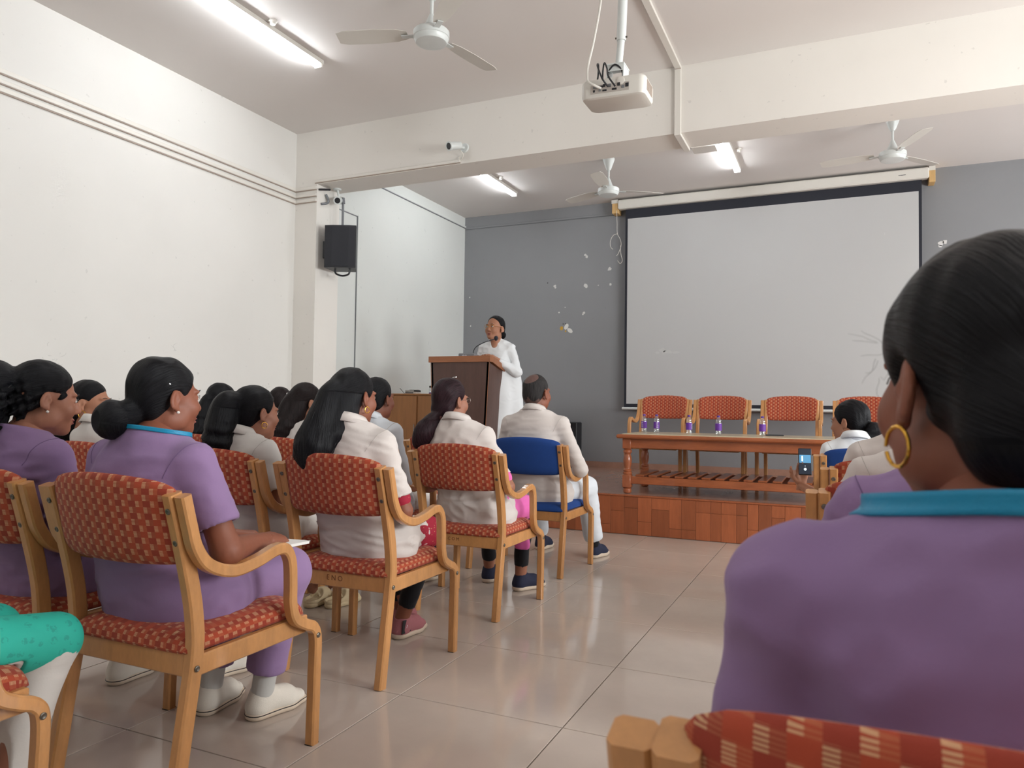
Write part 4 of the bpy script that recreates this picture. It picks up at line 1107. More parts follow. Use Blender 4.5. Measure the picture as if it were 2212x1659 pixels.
def person(loc, rz, label, P):
    """seated or standing figure; P holds the pose and the clothes"""
    g = P.get
    root = thing('person', label, 'person', loc, rz)
    sc = g('res', 1.0); W = g('w', 1.0); stand = g('stand', False); male = g('male', False)
    crown = g('crown', 1.24); z0 = g('hipz', .455); lean, leanx = g('lean', 0.0), g('leanx', 0.0)
    k = (crown-.125-z0)/.66         # 1.24 -> 1
    Zf = lambda z: z0+(z-.455)*k
    def sp(x, y, z): zz = Zf(z); return np.array((x+leanx*(zz-.5), y+lean*(zz-.5), zz))
    rows = [(.455, .165, .125, .245), (.52, .176, .132, .232), (.60, .158, .116, .185), (.68, .142, .106, .150), (.76, .142, .106, .138), (.83, .150, .108, .138), (.89, .148, .098, .132), (.932, .128, .084, .126), (.970, .090, .066, .124), (1.008, .060, .054, .126)]
    if male: rows = [(z, a*(1.0 if z < .8 else 1.08), b*1.06, y) for z, a, b, y in rows]
    if stand: rows = [(z, a, b, .128) for z, a, b, y in rows]
    R = []
    for z, a, b, y in rows:
        q = sp(0, y, z); R.append((q[2], q[0], q[1], a*W*(1 if z < 1.0 else .96), b*W))
    sw = .152*W*(1.10 if male else 1)*g('sh', 1.0)
    sh = {s: sp(s*sw, .125, .920) for s in (-1, 1)}
    nk = sp(0, .122, .996)
    hp = np.array(g('head', (0, .02, 0)))      # offset of the head from the default place
    Hc = sp(0, .150, .97) + hp; Hc[2] = crown-.132+hp[2]
    hy, hpit, hr = [math.radians(a) for a in g('look', (0, 0, 0))]; HR = rotm(hy, hpit, hr)
    HS = g('hs', 1.0)*(1.04 if male else 1.0)
    arms = g('arms', {}); A = {}
    for s in (-1, 1):
        e, wv = arms.get(s, ((s*.222, .15, .660), (s*.10, .36, .615)))[:2]
        A[s] = (np.array((e[0]*max(1, W*.97), e[1], Zf(e[2]))), np.array((wv[0], wv[1], wv[2])))
    legs = g('legs', {})
    L = {}
    for s in (-1, 1):
        kn, an = legs.get(s, ((s*.105, .575, .500), (s*.10, .545, .085)))
        L[s] = (np.array((s*.085, .25, z0+.070)), np.array(kn), np.array(an))
    if stand:
        for s in (-1, 1): L[s] = (np.array((s*.085, .13, z0+.05)), np.array((s*.09, .14, z0*.52)), np.array((s*.09, .12, .08)))
    # body
    h = .011*sc; lo = np.array((-.45, -.15, -.0)); hi = np.array((.45, .85, crown+.02))
    f = Field((-.46+min(0, leanx), -.12, 0.02), (.46+max(0, leanx), .80 if not stand else .6, Hc[2]), h)
    f.add(loft(R, -.012), 0)
    for s in (-1, 1):
        f.add(cap(nk+np.array((s*.03, 0, -.03)), sh[s], .034, .033*W), .04)
        e, wv = A[s]; f.add(cap(sh[s], e, .034*W, .038*W), .03); f.add(cap(e, wv, .039*W, .025*W**.5), .012)
        a, b, c = L[s]; f.add(cap(a, b, .078*W, .056*W), .03); f.add(cap(b, c, .054*W, .034), .02)
    f.add(cap(nk-np.array((0, 0, .03)), Hc+HR @ np.array((0, -.025, -.10))*HS, .056*W**.5, .050*W**.5*(1.1 if male else 1)), .035)
    ms = [f.net()]
    hv, hf = head(.0042*max(1, sc*.9), male); ms.append((hv*HS @ HR.T+Hc, hf))
    for s in (-1, 1):
        hd = g('hands', {}).get(s, {}); e, wv = A[s]; ms.append(place_hand(e, wv, s, **hd))
    V, F = cat(ms); part('body', mesh_arr('body', V, F, M[g('skin', 'skin1')]), root)
    # face details
    def hl(p): return HR @ (np.array(p)*HS)+Hc
    if g('face', True):
        for s in (-1, 1):
            m = MB(); m.tube([hl((s*.045, .0835, .022)), hl((s*.034, .0925, .0275)), hl((s*.016, .0955, .024))], [.0010, .0020, .0016], 6); m.build('eyebrow', M['hair'], root, True)
            f = Field((-.016, -.016, -.014), (.016, .016, .014), .0022); f.add(ell((0, 0, 0), (.0115, .0108, .0085)), 0); v, q = f.net()
            ey = part('eye', mesh_arr('eye', v*HS @ HR.T+hl((s*.030, .0812, .003)), q, M['eye_w']), root)
            f = Field((-.008, -.008, -.008), (.008, .008, .008), .002); f.add(ell((0, 0, 0), (.0052, .003, .0052)), 0); v, q = f.net()
            part('iris', mesh_arr('iris', v*HS @ HR.T+hl((s*.029, .0912, .003)), q, M['eye_d']), ey)
            MB().tube([hl((s*.0425, .0855, .004)), hl((s*.036, .0925, .0105)), hl((s*.028, .0945, .0118)), hl((s*.018, .0925, .006))], .0008, 5).build('eyelash', M['eye_d'], ey, True)
        f = Field((-.035, -.016, -.016), (.035, .016, .016), .003); f.add(ell((0, 0, .0045), (.0215, .0085, .0048)), 0); f.add(ell((0, -.001, -.0055), (.0185, .009, .0052)), 0); v, q = f.net()
        part('lips', mesh_arr('lips', v*HS @ HR.T+hl((0, .0925, -.0655)), q, M['lip']), root)
    er = g('earring')
    if er:
        for s in (-1, 1):
            c = hl((s*.081, .001, -.044)); m = MB()
            if er == 'stud': m.lathe([(.001, -.0045), (.004, -.0025), (.005, 0), (.004, .0025), (.001, .0045)], tuple(c+HR @ np.array((s*.004, 0, 0))), 12); m.build('earring', M['pearl'], root, True)
            else:
                rad = {'hoop': .013, 'big': .018}[er]; pts = [c+HR @ np.array((s*.002, rad*math.cos(t), rad*math.sin(t)-rad*.8)) for t in np.linspace(0, 6.0, 16)]
                m.tube(pts, .0019, 6).build('earring', M['gold'], root, True)
    # hair
    H = g('hair'); hm = M[H.get('mat', 'hair')]; v, q, uv = hair_mesh(.0060*max(.9, sc), H, g('seed', 1))
    ho = part('hair', mesh_arr('hair', v*HS @ HR.T+Hc, q, hm, True, uv), root)
    if H.get('chains') or H.get('fly'):
        sm = strands(H, g('seed', 1), H.get('n', 60), H.get('sr', .0018), H.get('jit', .35))
        if sm.v: sm.v = [tuple(HR @ (np.array(p)*HS)+Hc) for p in sm.v]; so = sm.build('loose_strands', hm, ho, True); so['kind'] = 'stuff'
    if H.get('thin'):
        v, q, uv = hair_mesh(.006, dict(H, bald=[], puff=-.0062, amp=.0004), 2); part('thin_hair', mesh_arr('thin_hair', v*HS @ HR.T+Hc, q, M['hair_thin'], True, uv), ho)
    for nm, fn in H.get('extras', []): fn(ho, hl, HR)
    # shirt
    sm_ = M[g('shirt', 'white_cl')]; inf = g('inf', .016); hs_ = .0085*sc
    xs = [abs(A[s][0][0]) for s in (-1, 1)]+[.30]
    f = Field((-max(xs)-.12+min(0, leanx*.6), -.10, z0-.06 if not stand else .02), (max(xs)+.12+max(0, leanx*.6), .70, nk[2]+.10), hs_)
    f.add(loft(R, inf), 0)
    for s in (-1, 1):
        f.add(cap(nk+np.array((s*.02, 0, -.035)), sh[s], .052, .044*W), .06)
        e, wv = A[s]; sl = g('sleeve', 'short'); d_ = e-sh[s]
        if sl == 'short': f.add(cap(sh[s], sh[s]+d_*g('slen', .72), .048*W, .054*W), .03)
        elif sl == 'long': f.add(cap(sh[s], e, .049*W, .047*W), .03); f.add(cap(e, e+(wv-e)*.88, .046*W, .036), .015)
        elif sl == 'half': f.add(cap(sh[s], e, .049*W, .049*W), .03); f.add(cap(e, e+(wv-e)*.2, .048*W, .048), .01)
    tl = g('tail', .30)
    if not stand:
        f.add(loft([(z0-.004, leanx*0, .250, .180*W, .140*W), (z0+.05, 0, .245, .186*W, .145*W), (z0+.10, 0, .225, .175*W, .135*W)], inf*.7), .04)
        for s in (-1, 1): a, b, c = L[s]; t = min(1, max(0, (tl-.2)/.38)); f.add(cap(a, a+(b-a)*t, .088*W+.006, .080*W), .04)
    w1 = waves(g('seed', 1)+11, 15, 4, (.6, .8, 1.7)); w2 = waves(g('seed', 1)+23, 40, 5, (.8, .8, 1.2)); fa = g('fold', .0055)
    f.warp(lambda X, Y, Z: fa*w1(X, Y, Z)+fa*.8*(np.abs(w2(X, Y, Z))*2-.6))
    if not stand:
        cr_ = random.Random(g('seed', 1)*7+1); gs = lambda q, w_: np.exp(-(q/w_)**2)
        for j in range(4):
            zc_ = Zf(cr_.uniform(.56, .84)); a1, a2, a3, xw = cr_.uniform(-.35, .35), cr_.uniform(-1.2, 1.2), cr_.uniform(-.12, .12), cr_.uniform(.07, .14)
            def crease(X, Y, Z):
                q = Z-(zc_+a1*X+a2*X*X); m_ = gs(X-a3, xw)*np.clip((.20-Y)/.06, 0, 1)
                return (.0055*gs(q, .009)-.0045*gs(q-.018, .012))*m_
            f.warp(crease)
        for s in (-1, 1):                      # folds running from the armpit
            for j in range(2):
                p0 = sh[s]+np.array((-s*.02, 0, -.07-.02*j)); sl_ = s*(.9-.5*j)
                def fold_(X, Y, Z, p0=p0, sl_=sl_, s=s): return .005*gs(Z-p0[2]-sl_*(X-p0[0])-1.2*s*sl_*(X-p0[0])**2*0, .008)*gs(X-p0[0]+s*.03, .035)*np.clip((.16-Y)/.05, 0, 1)
                f.warp(fold_)
        f.cut(lambda X, Y, Z: np.maximum((z0-.006)-Z, Y-tl-.03*np.sin(X*9))+0*X)
    for s in (-1, 1):      # sleeve openings
        e, wv = A[s]; d_ = e-sh[s]
        if g('sleeve', 'short') == 'short':
            n_ = d_/np.linalg.norm(d_); en = sh[s]+d_*g('slen', .72); f.sub(cylp(en, n_, .066*W, .09), .003); f.sub(cylp(en-n_*.012, n_, .0425*W, .05), .003)
    ax = sp(0, .13, 1.2)-sp(0, .13, .9); ax /= np.linalg.norm(ax)
    nz = g('neckz', .012); f.cut(lambda X, Y, Z: ((Z-nk[2]-nz)+g('vback', .25)*(Y-nk[1]))+0*X, .01)
    v, q = f.net(); so = part('shirt', mesh_arr('shirt', v, q, sm_), root)
    if not stand and g('seams', True):          # armhole seams
        for s in (-1, 1):
            c = sh[s]+(nk-sh[s])*.05; axs = sh[s]-nk; axs = axs/np.linalg.norm(axs); u = np.cross(axs, (0, 1., 0)); u /= np.linalg.norm(u); vv = np.cross(axs, u); run = []; runs = []
            for t in np.linspace(0, 2*math.pi, 49):
                d_ = u*math.cos(t)+vv*math.sin(t); r_ = march(f, c, d_, .02, .10)
                if r_ is not None and (not run or abs(r_-run[-1][1]) < .012): run.append((c+d_*(r_+.0002), r_))
                else:
                    if len(run) > 5: runs.append(run)
                    run = []
            if len(run) > 5: runs.append(run)
            for r_ in runs: MB().tube([p for p, _r in r_], .0011, 5).build('seam', M['seam_p' if g('shirt') == 'scrub' else 'seam_w'], so, True)
    cl = g('collar')
    if cl: ring_part('collar', sm_, (nk[0], nk[1]-.003, nk[2]-.012), .060*W**.5, .064*W**.5, [(.010, -.014), (.004, .016), (.003, .040), (.008, .044), (.015, .030), (.028, .002)], .30, so, .5)
    if g('lanyard'):
        lw = g('lanw', .02)
        V = []; F = []; ks = 5; nn = 44; ok = []
        for i in range(nn+1):
            th = math.pi/2+.42+(2*math.pi-.84)*i/nn; d_ = np.array((math.cos(th), math.sin(th), 0)); row = []
            zc_ = nk[2]+nz-g('vback', .25)*(.072*math.sin(th))
            for j in range(ks):
                zz = zc_+.002-j*lw*.78/(ks-1); r_ = march(f, (nk[0], nk[1], min(zz, zc_-.010)), d_, .02, .16); r_ = .07 if r_ is None else r_
                row.append(np.array((nk[0], nk[1], 0))+d_*(r_+.0035)+np.array((0, 0, zz)))
            V += row
        V = np.array(V).reshape(nn+1, ks, 3)
        for _k in range(2): V[1:-1] = (V[:-2]+2*V[1:-1]+V[2:])/4
        V = V.reshape(-1, 3)
        for i in range(nn):
            for j in range(ks-1): F.append((i*ks+j, (i+1)*ks+j, (i+1)*ks+j+1, i*ks+j+1))
        lo_ = part('lanyard', mesh_arr('lanyard', V, np.array(F), M['lanyard']), root); md = lo_.modifiers.new('thickness', 'SOLIDIFY'); md.thickness = .0025; md.offset = 0
        if g('lanyard') == 'tag': MB().box((-.0008, -.012, -.007), (.0008, .012, .007)).build('badge_clip', M['print_white'], lo_).location = tuple(nk+np.array((.083*W**.5, .012, .006)))
    us = g('under')
    if us:      # sleeve of the garment underneath showing below the outer sleeve
        for s in (-1, 1):
            e, wv = A[s]; d_ = e-sh[s]; f = Field(np.minimum(sh[s], e)-.1, np.maximum(sh[s], e)+.1, .008); f.add(cap(sh[s]+d_*(g('slen', .72)-.12), sh[s]+d_*(g('slen', .72)+.03), .042*W, .046*W), 0)
            v, q = f.net(); part('inner_sleeve', mesh_arr('inner_sleeve', v, q, M[us]), root)
    ku = g('kurta')
    if ku and not stand:
        mt, ylen, drop, wid = ku; f = Field((-.32, .0, .25), (.32, .72, z0+.22), hs_)
        for s in (-1, 1): a, b, c = L[s]; t = min(1, (ylen-.2)/.38); f.add(cap(a, a+(b-a)*t, .095*W, .074*W), .05)
        f.add(ell((0, .25, z0+.07), (.19*W, .14, .10)), .04)
        if drop: 
            for s in (-1, 1): f.add(cap((s*.10, ylen-.04, z0-.01), (s*wid, ylen-.02, z0-drop), .045, .05, (np.array((0, 1., 0)), 1.8)), .04)
        f.warp(lambda X, Y, Z: .006*w1(X, Y, Z)+.003*w2(X, Y, Z)); f.cut(lambda X, Y, Z: np.maximum(Y-ylen-.02*np.sin(X*14), np.where(Y < .53, z0-.004-Z, -1))+0*X)
        v, q = f.net(); part('tunic', mesh_arr('tunic', v, q, M[mt]), root)
    # trousers
    if not stand:
        pm = M[g('pants', 'scrub')]; pi = g('pinf', .016); f = Field((-.34, .0, .03), (.34, .82, z0+.2), hs_)
        f.add(ell((0, .25, z0+.07), (.17*W, .135*W, .095)), 0)
        for s in (-1, 1):
            a, b, c = L[s]; ce = b+(c-b)*g('plen', .86); f.add(cap(a, b, .080*W+pi*.6, .058*W+pi), .04); f.add(cap(b, ce, .056*W+pi, g('cuff', .036)+pi), .025)
        f.warp(lambda X, Y, Z: .0045*w1(X, Y, Z)+.003*w2(X, Y, Z)); f.cut(lambda X, Y, Z: np.where(Y < .52, z0-.012-Z, -1)+0*X)
        for s in (-1, 1):
            a, b, c = L[s]; n_ = (c-b)/np.linalg.norm(c-b); ce = b+(c-b)*g('plen', .86); f.cut(lambda X, Y, Z: np.where(np.abs(X-ce[0]) < .085, ((X-ce[0])*n_[0]+(Y-ce[1])*n_[1]+(Z-ce[2])*n_[2])-.004, -1))
        v, q = f.net(); part('trousers', mesh_arr('trousers', v, q, pm), root)
        sk = g('socks')
        if sk:
            for s in (-1, 1):
                a, b, c = L[s]; f = Field(np.minimum(b, c)-.09, np.maximum(b, c)+.09, .006); f.add(cap(b+(c-b)*(g('plen', .86)-.12), c-np.array((0, .0, .03)), .041, .037), 0); v, q = f.net(); part('sock', mesh_arr('sock', v, q, M[sk]), root)
        sh_ = g('shoes', 'white')
        for s in (-1, 1):
            a, b, c = L[s]; yw = g('toe', {}).get(s, -s*.12)
            pos = np.array((c[0]+.05*math.sin(yw), c[1]-.05*math.cos(yw), 0.0)); put_shoe(root, sh_, pos, yw)
    return root, dict(Hc=Hc, HR=HR, nk=nk, sh=sh, A=A, L=L, hl=hl, Zf=Zf)
# ------------------------------------------------------------------ the audience and the speaker
FL = (np.array((0, 1., 0)), 1.55)
def pin(p0, p1, mat='steel', r=.0022, nm='hair_pin'):
    return (nm, lambda ho, hl, HR: MB().tube([hl(p0), hl(p1)], r, 6).build(nm, M[mat], ho, True))
def torus(c, R, r, n_axis, mat, nm):
    def fn(ho, hl, HR):
        a = Vector(n_axis).normalized(); u = a.orthogonal().normalized(); v = a.cross(u); pts = [hl(np.array(c)+np.array(u*math.cos(t)+v*math.sin(t))*R*(1+.08*math.sin(5*t))) for t in np.linspace(0, 2*math.pi, 20, endpoint=False)]
        MB().tube(pts, r, 8, closed=True).build(nm, M[mat], ho, True)
    return (nm, fn)
def clip_fn(c, mat='grey_pl'):
    def fn(ho, hl, HR):
        for k in range(5):
            t = -.9+.45*k; MB().tube([hl((c[0]+.028*math.sin(t), c[1], c[2]+.028*math.cos(t))), hl((c[0]+.036*math.sin(t), c[1]-.014, c[2]+.036*math.cos(t))), hl((c[0]+.020*math.sin(t), c[1]-.022, c[2]+.020*math.cos(t)))], [.004, .006, .003], 8).build('claw_clip', M[mat], ho, True)
        MB().lathe([(.001, -.004), (.005, 0), (.001, .004)], tuple(hl((c[0]-.004, c[1]-.024, c[2]+.004))), 8).build('clip_gem', M['pearl'], ho, True)
    return ('claw_clip', fn)
BUN = lambda **k: dict(dict(tie=(0, -.11, -.05), blobs=[((0, -.130, -.058), (.050, .042, .048))], nape=-.085), **k)
H_curly = dict(tie=(0, -.10, .02), chains=[([(0, -.095, .03), (-.01, -.15, .03), (-.02, -.175, -.05), (-.02, -.165, -.14), (-.015, -.14, -.22)], [.035, .065, .085, .080, .045])], curl_amp=.022, curl_below=.05, cf=85, n=150, jit=1.0, fly=[((0, .0, .125), 14, .03, (.0, .004, .006)), ((0, -.17, -.04), 40, .06, (0, -.006, -.004))])
H_bun = dict(tie=(0, -.115, -.06), blobs=[((0, -.150, -.072), (.062, .050, .058)), ((0, -.11, -.055), (.045, .045, .042))], nape=-.09, amp=.003, fly=[((0, -.14, -.06), 26, .035, (0, -.004, -.004)), ((0, .02, .12), 8, .03, (0, 0, .004))], extras=[pin((.074, .0, .028), (.077, -.028, .040))])
H_long = dict(tie=(0, -.105, .03), nape=-.11, chains=[([(0, -.055, .02), (-.005, -.085, -.07), (-.010, -.12, -.14), (-.02, -.15, -.20), (-.025, -.17, -.255)], [.070, .076, .080, .088, .076]), ([(0, -.10, .035), (0, -.135, -.01), (-.005, -.16, -.10), (-.02, -.20, -.20)], [.028, .040, .052, .05]), ([(.03, -.06, -.08), (.035, -.12, -.16), (.02, -.18, -.24)], [.045, .05, .04])], curl_amp=.010, curl_below=-.16, cf=60, n=130, jit=.9, sr=.002, fly=[((-.08, -.09, -.1), 20, .05, (-.004, 0, -.006)), ((-.05, -.12, -.3), 16, .05, (-.003, 0, -.006))])
H_half = dict(tie=(0, -.105, .035), nape=-.11, chains=[([(0, -.055, .0), (-.01, -.09, -.09), (-.02, -.145, -.16), (-.03, -.18, -.23)], [.062, .066, .066, .050]), ([(0, -.10, .035), (0, -.128, -.02), (-.01, -.16, -.12)], [.022, .034, .04])], curl_amp=.016, curl_below=-.06, cf=70, n=110, jit=1.0, fly=[((0, -.10, -.2), 24, .06, (0, -.003, -.006))])
H_clip = dict(H_half, mat='hair_br', chains=[([(0, -.055, .01), (0, -.085, -.08), (0, -.13, -.15), (0, -.16, -.21)], [.068, .070, .068, .056]), ([(0, -.10, .035), (0, -.128, -.02), (0, -.15, -.12)], [.022, .03, .035])], curl_amp=.008, extras=[pin((-.028, -.118, .050), (.006, -.122, .032), 'steel', .006, 'hair_clip'), pin((.012, -.120, .028), (.034, -.112, .010), 'pearl', .005, 'hair_clip')])
H_pony = dict(tie=(0, -.105, .03), chains=[([(0, -.09, .035), (0, -.140, .035), (-.005, -.155, -.06), (-.01, -.16, -.15), (-.015, -.165, -.23), (-.01, -.165, -.30)], [.028, .046, .062, .060, .042, .012])], curl_amp=.012, curl_below=-.05, cf=65, n=140, jit=.9, fly=[((0, -.15, -.1), 24, .05, (0, -.002, -.006)), ((.02, .03, .11), 8, .03, (0, 0, .005))])
H_low = dict(tie=(0, -.09, -.04), nape=-.095, chains=[([(0, -.085, -.03), (0, -.125, -.06), (-.005, -.155, -.14), (-.01, -.17, -.21)], [.036, .044, .044, .02])], n=70, extras=[pin((.052, -.066, .030), (.058, -.058, .012))])
H_scr = dict(mat='hair_m', puff=.004, tie=(-.0, -.092, -.085), nape=-.10, blobs=[((0, -.06, -.045), (.068, .055, .055))], chains=[([(0, -.080, -.085), (-.010, -.125, -.125), (-.025, -.165, -.18), (-.045, -.18, -.235)], [.028, .044, .052, .032])], n=120, jit=.5, extras=[torus((0, -.088, -.098), .030, .016, (-.2, -.6, -1), 'scrunch', 'scrunchie'), pin((.02, .02, .131), (-.02, .03, .130), 'steel', .003, 'hair_pin')])
H_near = dict(tie=(0, -.11, -.03), puff=.006, nape=-.105, blobs=[((0, -.075, -.035), (.074, .058, .072)), ((0, -.115, -.028), (.046, .036, .055))], amp=.003, fly=[((-.074, .03, .02), 5, .008, (-.003, .002, -.012)), ((-.072, .04, .04), 4, .008, (-.008, .004, .002))], extras=[clip_fn((0, -.150, -.020)), pin((.01, -.105, .085), (.012, -.107, .085), 'pearl', .005, 'hair_pin')])
H_man = dict(mat='hair_g', puff=-.0035, hairline=.035, nape=-.078, amp=.001, tie=(0, -.06, .10), thin=True, bald=[((0, -.070, .098), (.046, .050, .045))])
H_sp = dict(hairline=.004, slope=.62, tie=(0, -.11, -.03), blobs=[((0, -.115, -.045), (.040, .032, .042))], nape=-.09, amp=.002)
H_slick = BUN(puff=.003)

def cast(key, label, P, dx=0.0, dy=0.0):
    c = CHAIRS[key]; return person((c.location.x+dx, c.location.y+dy, 0), 0.0, label, P)
D = math.radians
# left block, nearest row
_, i3 = cast('r1c1', 'woman in purple scrubs with a low bun and blue lanyard, seated in the foreground left', dict(w=1.10, sh=1.06, crown=1.228, lean=.03, look=(-14, -2, 0), head=(-.02, .035, 0), hair=H_bun, earring='stud', shirt='scrub', pants='scrub', lanyard='tag', lanw=.016, skin='skin2', seed=3, inf=.018, tail=.40,
    arms={1: ((.262, .165, .668), (.205, .395, .652)), -1: ((-.235, .17, .67), (.02, .42, .650))}, hands={1: dict(curl=.25, palm=(-.3, .1, -1)), -1: dict(curl=.3)},
    legs={1: ((.11, .600, .505), (.025, .590, .085)), -1: ((-.13, .590, .505), (-.165, .545, .085))}, toe={1: -.145, -1: .24}, socks='sock', cuff=.046, plen=.80, pinf=.020), -.045)
cast('r1c2', 'woman in purple with a big curly ponytail, cut off at the left edge', dict(w=1.05, crown=1.222, look=(-22, -8, 0), head=(.03, .03, 0), hair=H_curly, earring='stud', shirt='scrub', pants='scrub', seed=5, skin='skin1', tail=.40, legs={1: ((.11, .62, .505), (.185, .80, .085)), -1: ((-.11, .6, .505), (-.1, .6, .085))}, toe={1: -.19}))
cast('r2c3', 'young woman in white seen in profile between the two women in purple', dict(w=.92, crown=1.205, look=(-62, 0, 0), head=(-.20, .06, 0), leanx=-.18, hair=dict(H_half, mat='hair', chains=[([(0, -.055, .02), (-.01, -.095, -.07), (-.02, -.14, -.15), (-.01, -.16, -.21)], [.066, .078, .074, .05])]), earring='big', shirt='white_cl', pants='white_cl', collar=True, seed=8, skin='skin3', res=1.15))
cast('r2c2', 'girl in white shirt with black ponytail and gold hoop earring', dict(w=.95, crown=1.172, look=(-18, -4, 0), head=(.03, .03, 0), hair=H_pony, earring='hoop', shirt='white_cl', pants='white_cl', collar=True, seed=12, skin='skin1', res=1.1, shoes='sandal', legs={1: ((.10, .64, .50), (-.02, .84, .10)), -1: ((-.1, .62, .5), (-.13, .80, .1))}, tail=.45), .02)
cast('r2c1', 'woman in a white coat with the longest black hair falling over her chair', dict(w=1.0, sh=1.03, crown=1.248, look=(-10, -4, 0), head=(-.03, .035, 0), leanx=-.04, hair=H_long, earring='hoop', shirt='white_pink', pants='black_leg', pinf=.004, cuff=.034, plen=.84, collar=True, seed=15, skin='skin2', under='red_pr', slen=.80, sleeve='short', tail=.44, inf=.022, fold=.008, kurta=('red_pr', .56, .0, .1), shoes='pink',
    arms={1: ((.225, .155, .655), (.12, .34, .60)), -1: ((-.225, .16, .66), (-.05, .36, .60))}, legs={1: ((.10, .60, .5), (-.04, .575, .085)), -1: ((-.10, .59, .5), (-.12, .70, .085))}, toe={1: -.02, -1: .3}))
cast('r3c4', 'woman with half-tied wavy dark hair near the left wall', dict(w=.94, crown=1.222, look=(-6, 0, 0), head=(.03, .02, 0), hair=H_half, shirt='white_cl', pants='white_cl', collar=True, seed=18, res=1.25))
cast('r3c3', 'woman with loose brown hair held by a shiny clip', dict(w=.94, crown=1.222, look=(-28, -3, 0), head=(.06, .03, 0), hair=H_clip, shirt='white_cl', pants='white_cl', collar=True, seed=21, skin='skin3', res=1.25))
cast('r3c2', 'woman in white shirt with low ponytail, partly hidden by the longest hair', dict(w=.98, sh=1.05, crown=1.252, look=(-6, 0, 0), head=(.02, .02, 0), hair=H_low, shirt='white_bl', pants='white_cl', collar=True, sleeve='half', seed=24, skin='skin2', res=1.2, shoes='navy'))
_, i10 = cast('r3c1', 'woman in white coat and pink tunic with a scrunchie in her maroon-brown hair', dict(w=.99, sh=1.02, crown=1.245, look=(-20, 0, 0), head=(-.085, .035, 0), leanx=-.13, hair=H_scr, shirt='white_pink', pants='black_leg', pinf=.004, plen=.84, collar=True, seed=27, skin='skin1', under='pink', slen=.80, tail=.36, inf=.022, fold=.008, kurta=('pink', .585, .17, .13), shoes='navy', res=1.1,
    legs={1: ((.13, .59, .5), (.09, .645, .085)), -1: ((-.11, .60, .5), (-.17, .75, .085))}, toe={1: -.43, -1: .1}))
# spectacles of the woman with the scrunchie
hl = i10['hl']; gl = MB()
for s in (-1, 1): gl.tube([hl((s*.031+.021*math.cos(t), .1045-.0035*abs(math.cos(t)), .002+.0175*math.sin(t))) for t in np.linspace(0, 6.283, 20, endpoint=False)], .0013, 5, closed=True); gl.tube([hl((s*.052, .100, .006)), hl((s*.074, .05, .006)), hl((s*.082, .0, .002))], .0013, 5)
gl.build('spectacles', M['steel'], _, True)
cast('r4c1', 'grey-haired balding man in white shirt and trousers on the blue chair', dict(male=True, w=1.05, sh=1.06, crown=1.312, look=(-14, 0, 0), head=(-.01, .02, 0), hair=H_man, shirt='white_pink', pants='white_bl', pinf=.022, cuff=.044, plen=.88, collar=True, sleeve='long', seed=30, skin='skin2', tail=.30, inf=.020, fold=.0045, shoes='red', res=1.1, face=True, socks='black_leg',
    arms={1: ((.292, .19, .655), (.16, .40, .62)), -1: ((-.28, .19, .65), (-.12, .4, .62))}, legs={1: ((.20, .60, .515), (.225, .735, .09)), -1: ((-.2, .60, .515), (-.235, .84, .09))}, toe={1: -.19, -1: -.05}))
cast('r4c4', 'head in the front row just behind the woman with the hair clip', dict(w=.94, crown=1.228, look=(0, 0, 0), head=(-.02, .02, 0), hair=BUN(mat='hair_br'), shirt='white_cl', pants='white_cl', collar=True, seed=33, res=1.4))
cast('r0c1', 'person in teal printed tunic and white trousers, only the lap showing at bottom left', dict(w=.92, crown=1.22, hair=BUN(), shirt='teal', pants='white_cl', kurta=('teal', .70, .0, .15), seed=36, pinf=.008, legs={1: ((.13, .635, .462), (.10, .52, .085)), -1: ((-.11, .62, .462), (-.1, .52, .085))}, tail=.42))
# right block
cast('s0', 'woman in purple with a blue lanyard and gold hoop, nearest the camera at right', dict(seams=False, w=1.08, sh=1.07, crown=1.240, look=(27, -2, 0), head=(-.02, .05, 0), hair=H_near, earring='big', shirt='scrub', pants='scrub', lanyard='plain', lanw=.024, skin='skin2', seed=40, inf=.022, fold=.006, res=.9, slen=.78, arms={-1: ((-.205, .16, .65), (-.10, .38, .62)), 1: ((.205, .16, .65), (.10, .38, .62))}), .01, .02)
cast('s1', 'person in purple directly beyond the nearest woman, shoulder showing', dict(w=1.06, crown=1.215, look=(10, 0, 0), head=(.09, .04, 0), leanx=.12, hair=BUN(), shirt='scrub', pants='scrub', seed=43, res=1.1, slen=.85))
cast('s2', 'person in white coat in the right block, the nearer of the two white shoulders', dict(w=1.04, crown=1.20, look=(0, 0, 0), head=(.08, .03, 0), leanx=.10, hair=BUN(), shirt='white_pink', pants='white_cl', collar=True, seed=46, res=1.15))
cast('s3', 'person in white coat in the right block, the farther white shoulder by the blue chair', dict(w=1.04, crown=1.215, look=(0, 0, 0), head=(.07, .03, 0), leanx=.08, hair=dict(H_half), shirt='white_pink', pants='white_cl', collar=True, seed=49, res=1.15))
_, i16 = cast('s4', 'girl in white at the right, in profile, filming with a phone', dict(w=.92, crown=1.155, lean=.24, leanx=-.14, look=(62, -6, 0), head=(-.03, .04, 0), hair=H_slick, shirt='saree', pants='white_bl', collar=True, sleeve='half', seed=52, skin='skin3', res=1.1, arms={-1: ((-.25, .34, .60), (-.362, .525, .625)), 1: ((.22, .25, .66), (.05, .42, .62))}, hands={-1: dict(curl=.42, palm=(.15, -1, .15), dirv=(.12, .10, 1), thumb_in=.2)}), -.015)

